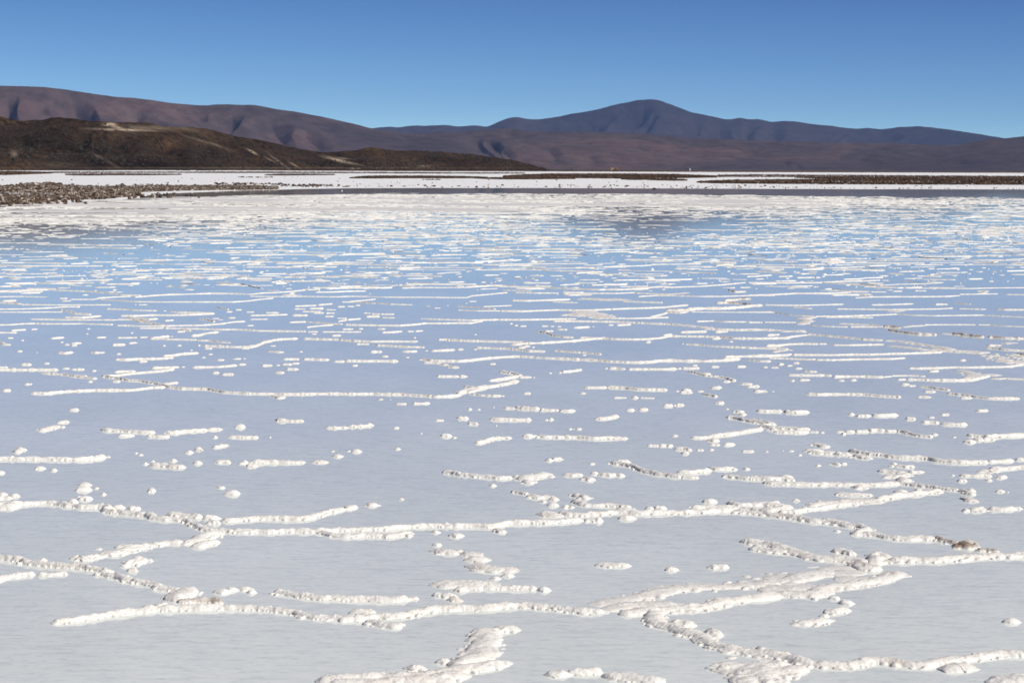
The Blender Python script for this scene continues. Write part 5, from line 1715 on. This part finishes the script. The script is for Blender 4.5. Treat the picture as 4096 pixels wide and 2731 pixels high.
# dashes and dots
def dashes(n, r0, r1, azl, lmin, lmax, wmin, wmax, seed, traced_ok=False, far=True):
    g = np.random.default_rng(seed)
    r = np.sqrt(g.uniform(r0 ** 2, r1 ** 2, n)); az = g.uniform(-azl, azl, n)
    X = r * np.sin(az); Y = r * np.cos(az)
    cl = fbm(X * .25, Y * .12, 4, seed)
    ok = (cl > .36 + .25 * g.random(n)) & ~in_traced(X, Y) & (r < far_limit(X, Y)) & (g.random(n) < density(X, Y))
    X, Y, r = X[ok], Y[ok], r[ok]; n = len(X)
    L = lmin + (lmax - lmin) * g.random(n) ** 2.5; an = g.normal(0, .38, n)
    dx = np.cos(an) * L / 2; dy = np.sin(an) * L / 2
    s = np.array([-1, -.33, .33, 1.])
    P = np.stack([X[:, None] + dx[:, None] * s, Y[:, None] + dy[:, None] * s + g.normal(0, .012, (n, 4))], -1)
    return P, g.uniform(wmin, wmax, n), g.uniform(.004, .010, n)
l = [dashes(14000, 14, 60, .34, .02, .45, .010, .024, 91), dashes(22000, 40, 118, .32, .05, .8, .016, .036, 92), dashes(700, 2.5, 15, 1.2, .02, .10, .02, .04, 93)]
ribbons('salt_crust_flecks', np.concatenate([x[0] for x in l]), np.concatenate([x[1] for x in l]), np.concatenate([x[2] for x in l]), SALT, 9)
# solid crust rafts where the far field closes up
n = 520; g = np.random.default_rng(15)
r = np.sqrt(g.uniform(55 ** 2, 118 ** 2, n)); az = g.uniform(-.30, .30, n); X = r * np.sin(az); Y = r * np.cos(az)
ok = (r < far_limit(X, Y) - .5) & (g.random(n) * 1.1 + .25 < density(X, Y)) & (density(X, Y) > 1.0) & (g.random(n) < .7); X, Y, r = X[ok], Y[ok], r[ok]
VV = []
for i in range(len(X)):
    na = 20; th_ = np.arange(na) * 2 * math.pi / na; ra = g.uniform(.6, 2.2); 
    rad = 1 + .5 * (vnoise(np.cos(th_) * 1.3 + i, np.sin(th_) * 1.3, 5) - .5) * 2
    rings = []
    for fr, z in ((1.0, -.004), (.95, .008), (.6, .014), (.25, .012), (.01, .013)):
        rings.append(np.stack([X[i] + np.cos(th_) * rad * ra * 1.8 * fr, Y[i] + np.sin(th_) * rad * ra * .55 * fr, np.full(na, z) + (g.uniform(-.004, .006, na) if z > 0 else 0)], 1))
    v = np.concatenate(rings); f = []
    for q1 in range(4):
        for k1 in range(na): f.append([q1 * na + k1, q1 * na + (k1 + 1) % na, (q1 + 1) * na + (k1 + 1) % na, (q1 + 1) * na + k1])
    VV.append((v, np.array(f)))
v, f = join(VV); tag(mesh('salt_rafts', v, f, SALT), kind='stuff')

# ------------------------------------------------------------------ air
v, f = box(0, 0, 320, 38000, 38000, 642)
hz = mesh('haze', v, f, None, smooth=False); tag(hz, kind='stuff')
hm = bpy.data.materials.new('haze'); hm.use_nodes = True; hm.node_tree.nodes.clear()
pv_ = hm.node_tree.nodes.new('ShaderNodeVolumePrincipled'); ho_ = hm.node_tree.nodes.new('ShaderNodeOutputMaterial')
pv_.inputs['Color'].default_value = (.34, .54, 1, 1); pv_.inputs['Density'].default_value = 2.2e-5; pv_.inputs['Anisotropy'].default_value = 0.0
hm.node_tree.links.new(pv_.outputs[0], ho_.inputs['Volume'])
hz.data.materials.append(hm)
print('script total', time.time() - T0)
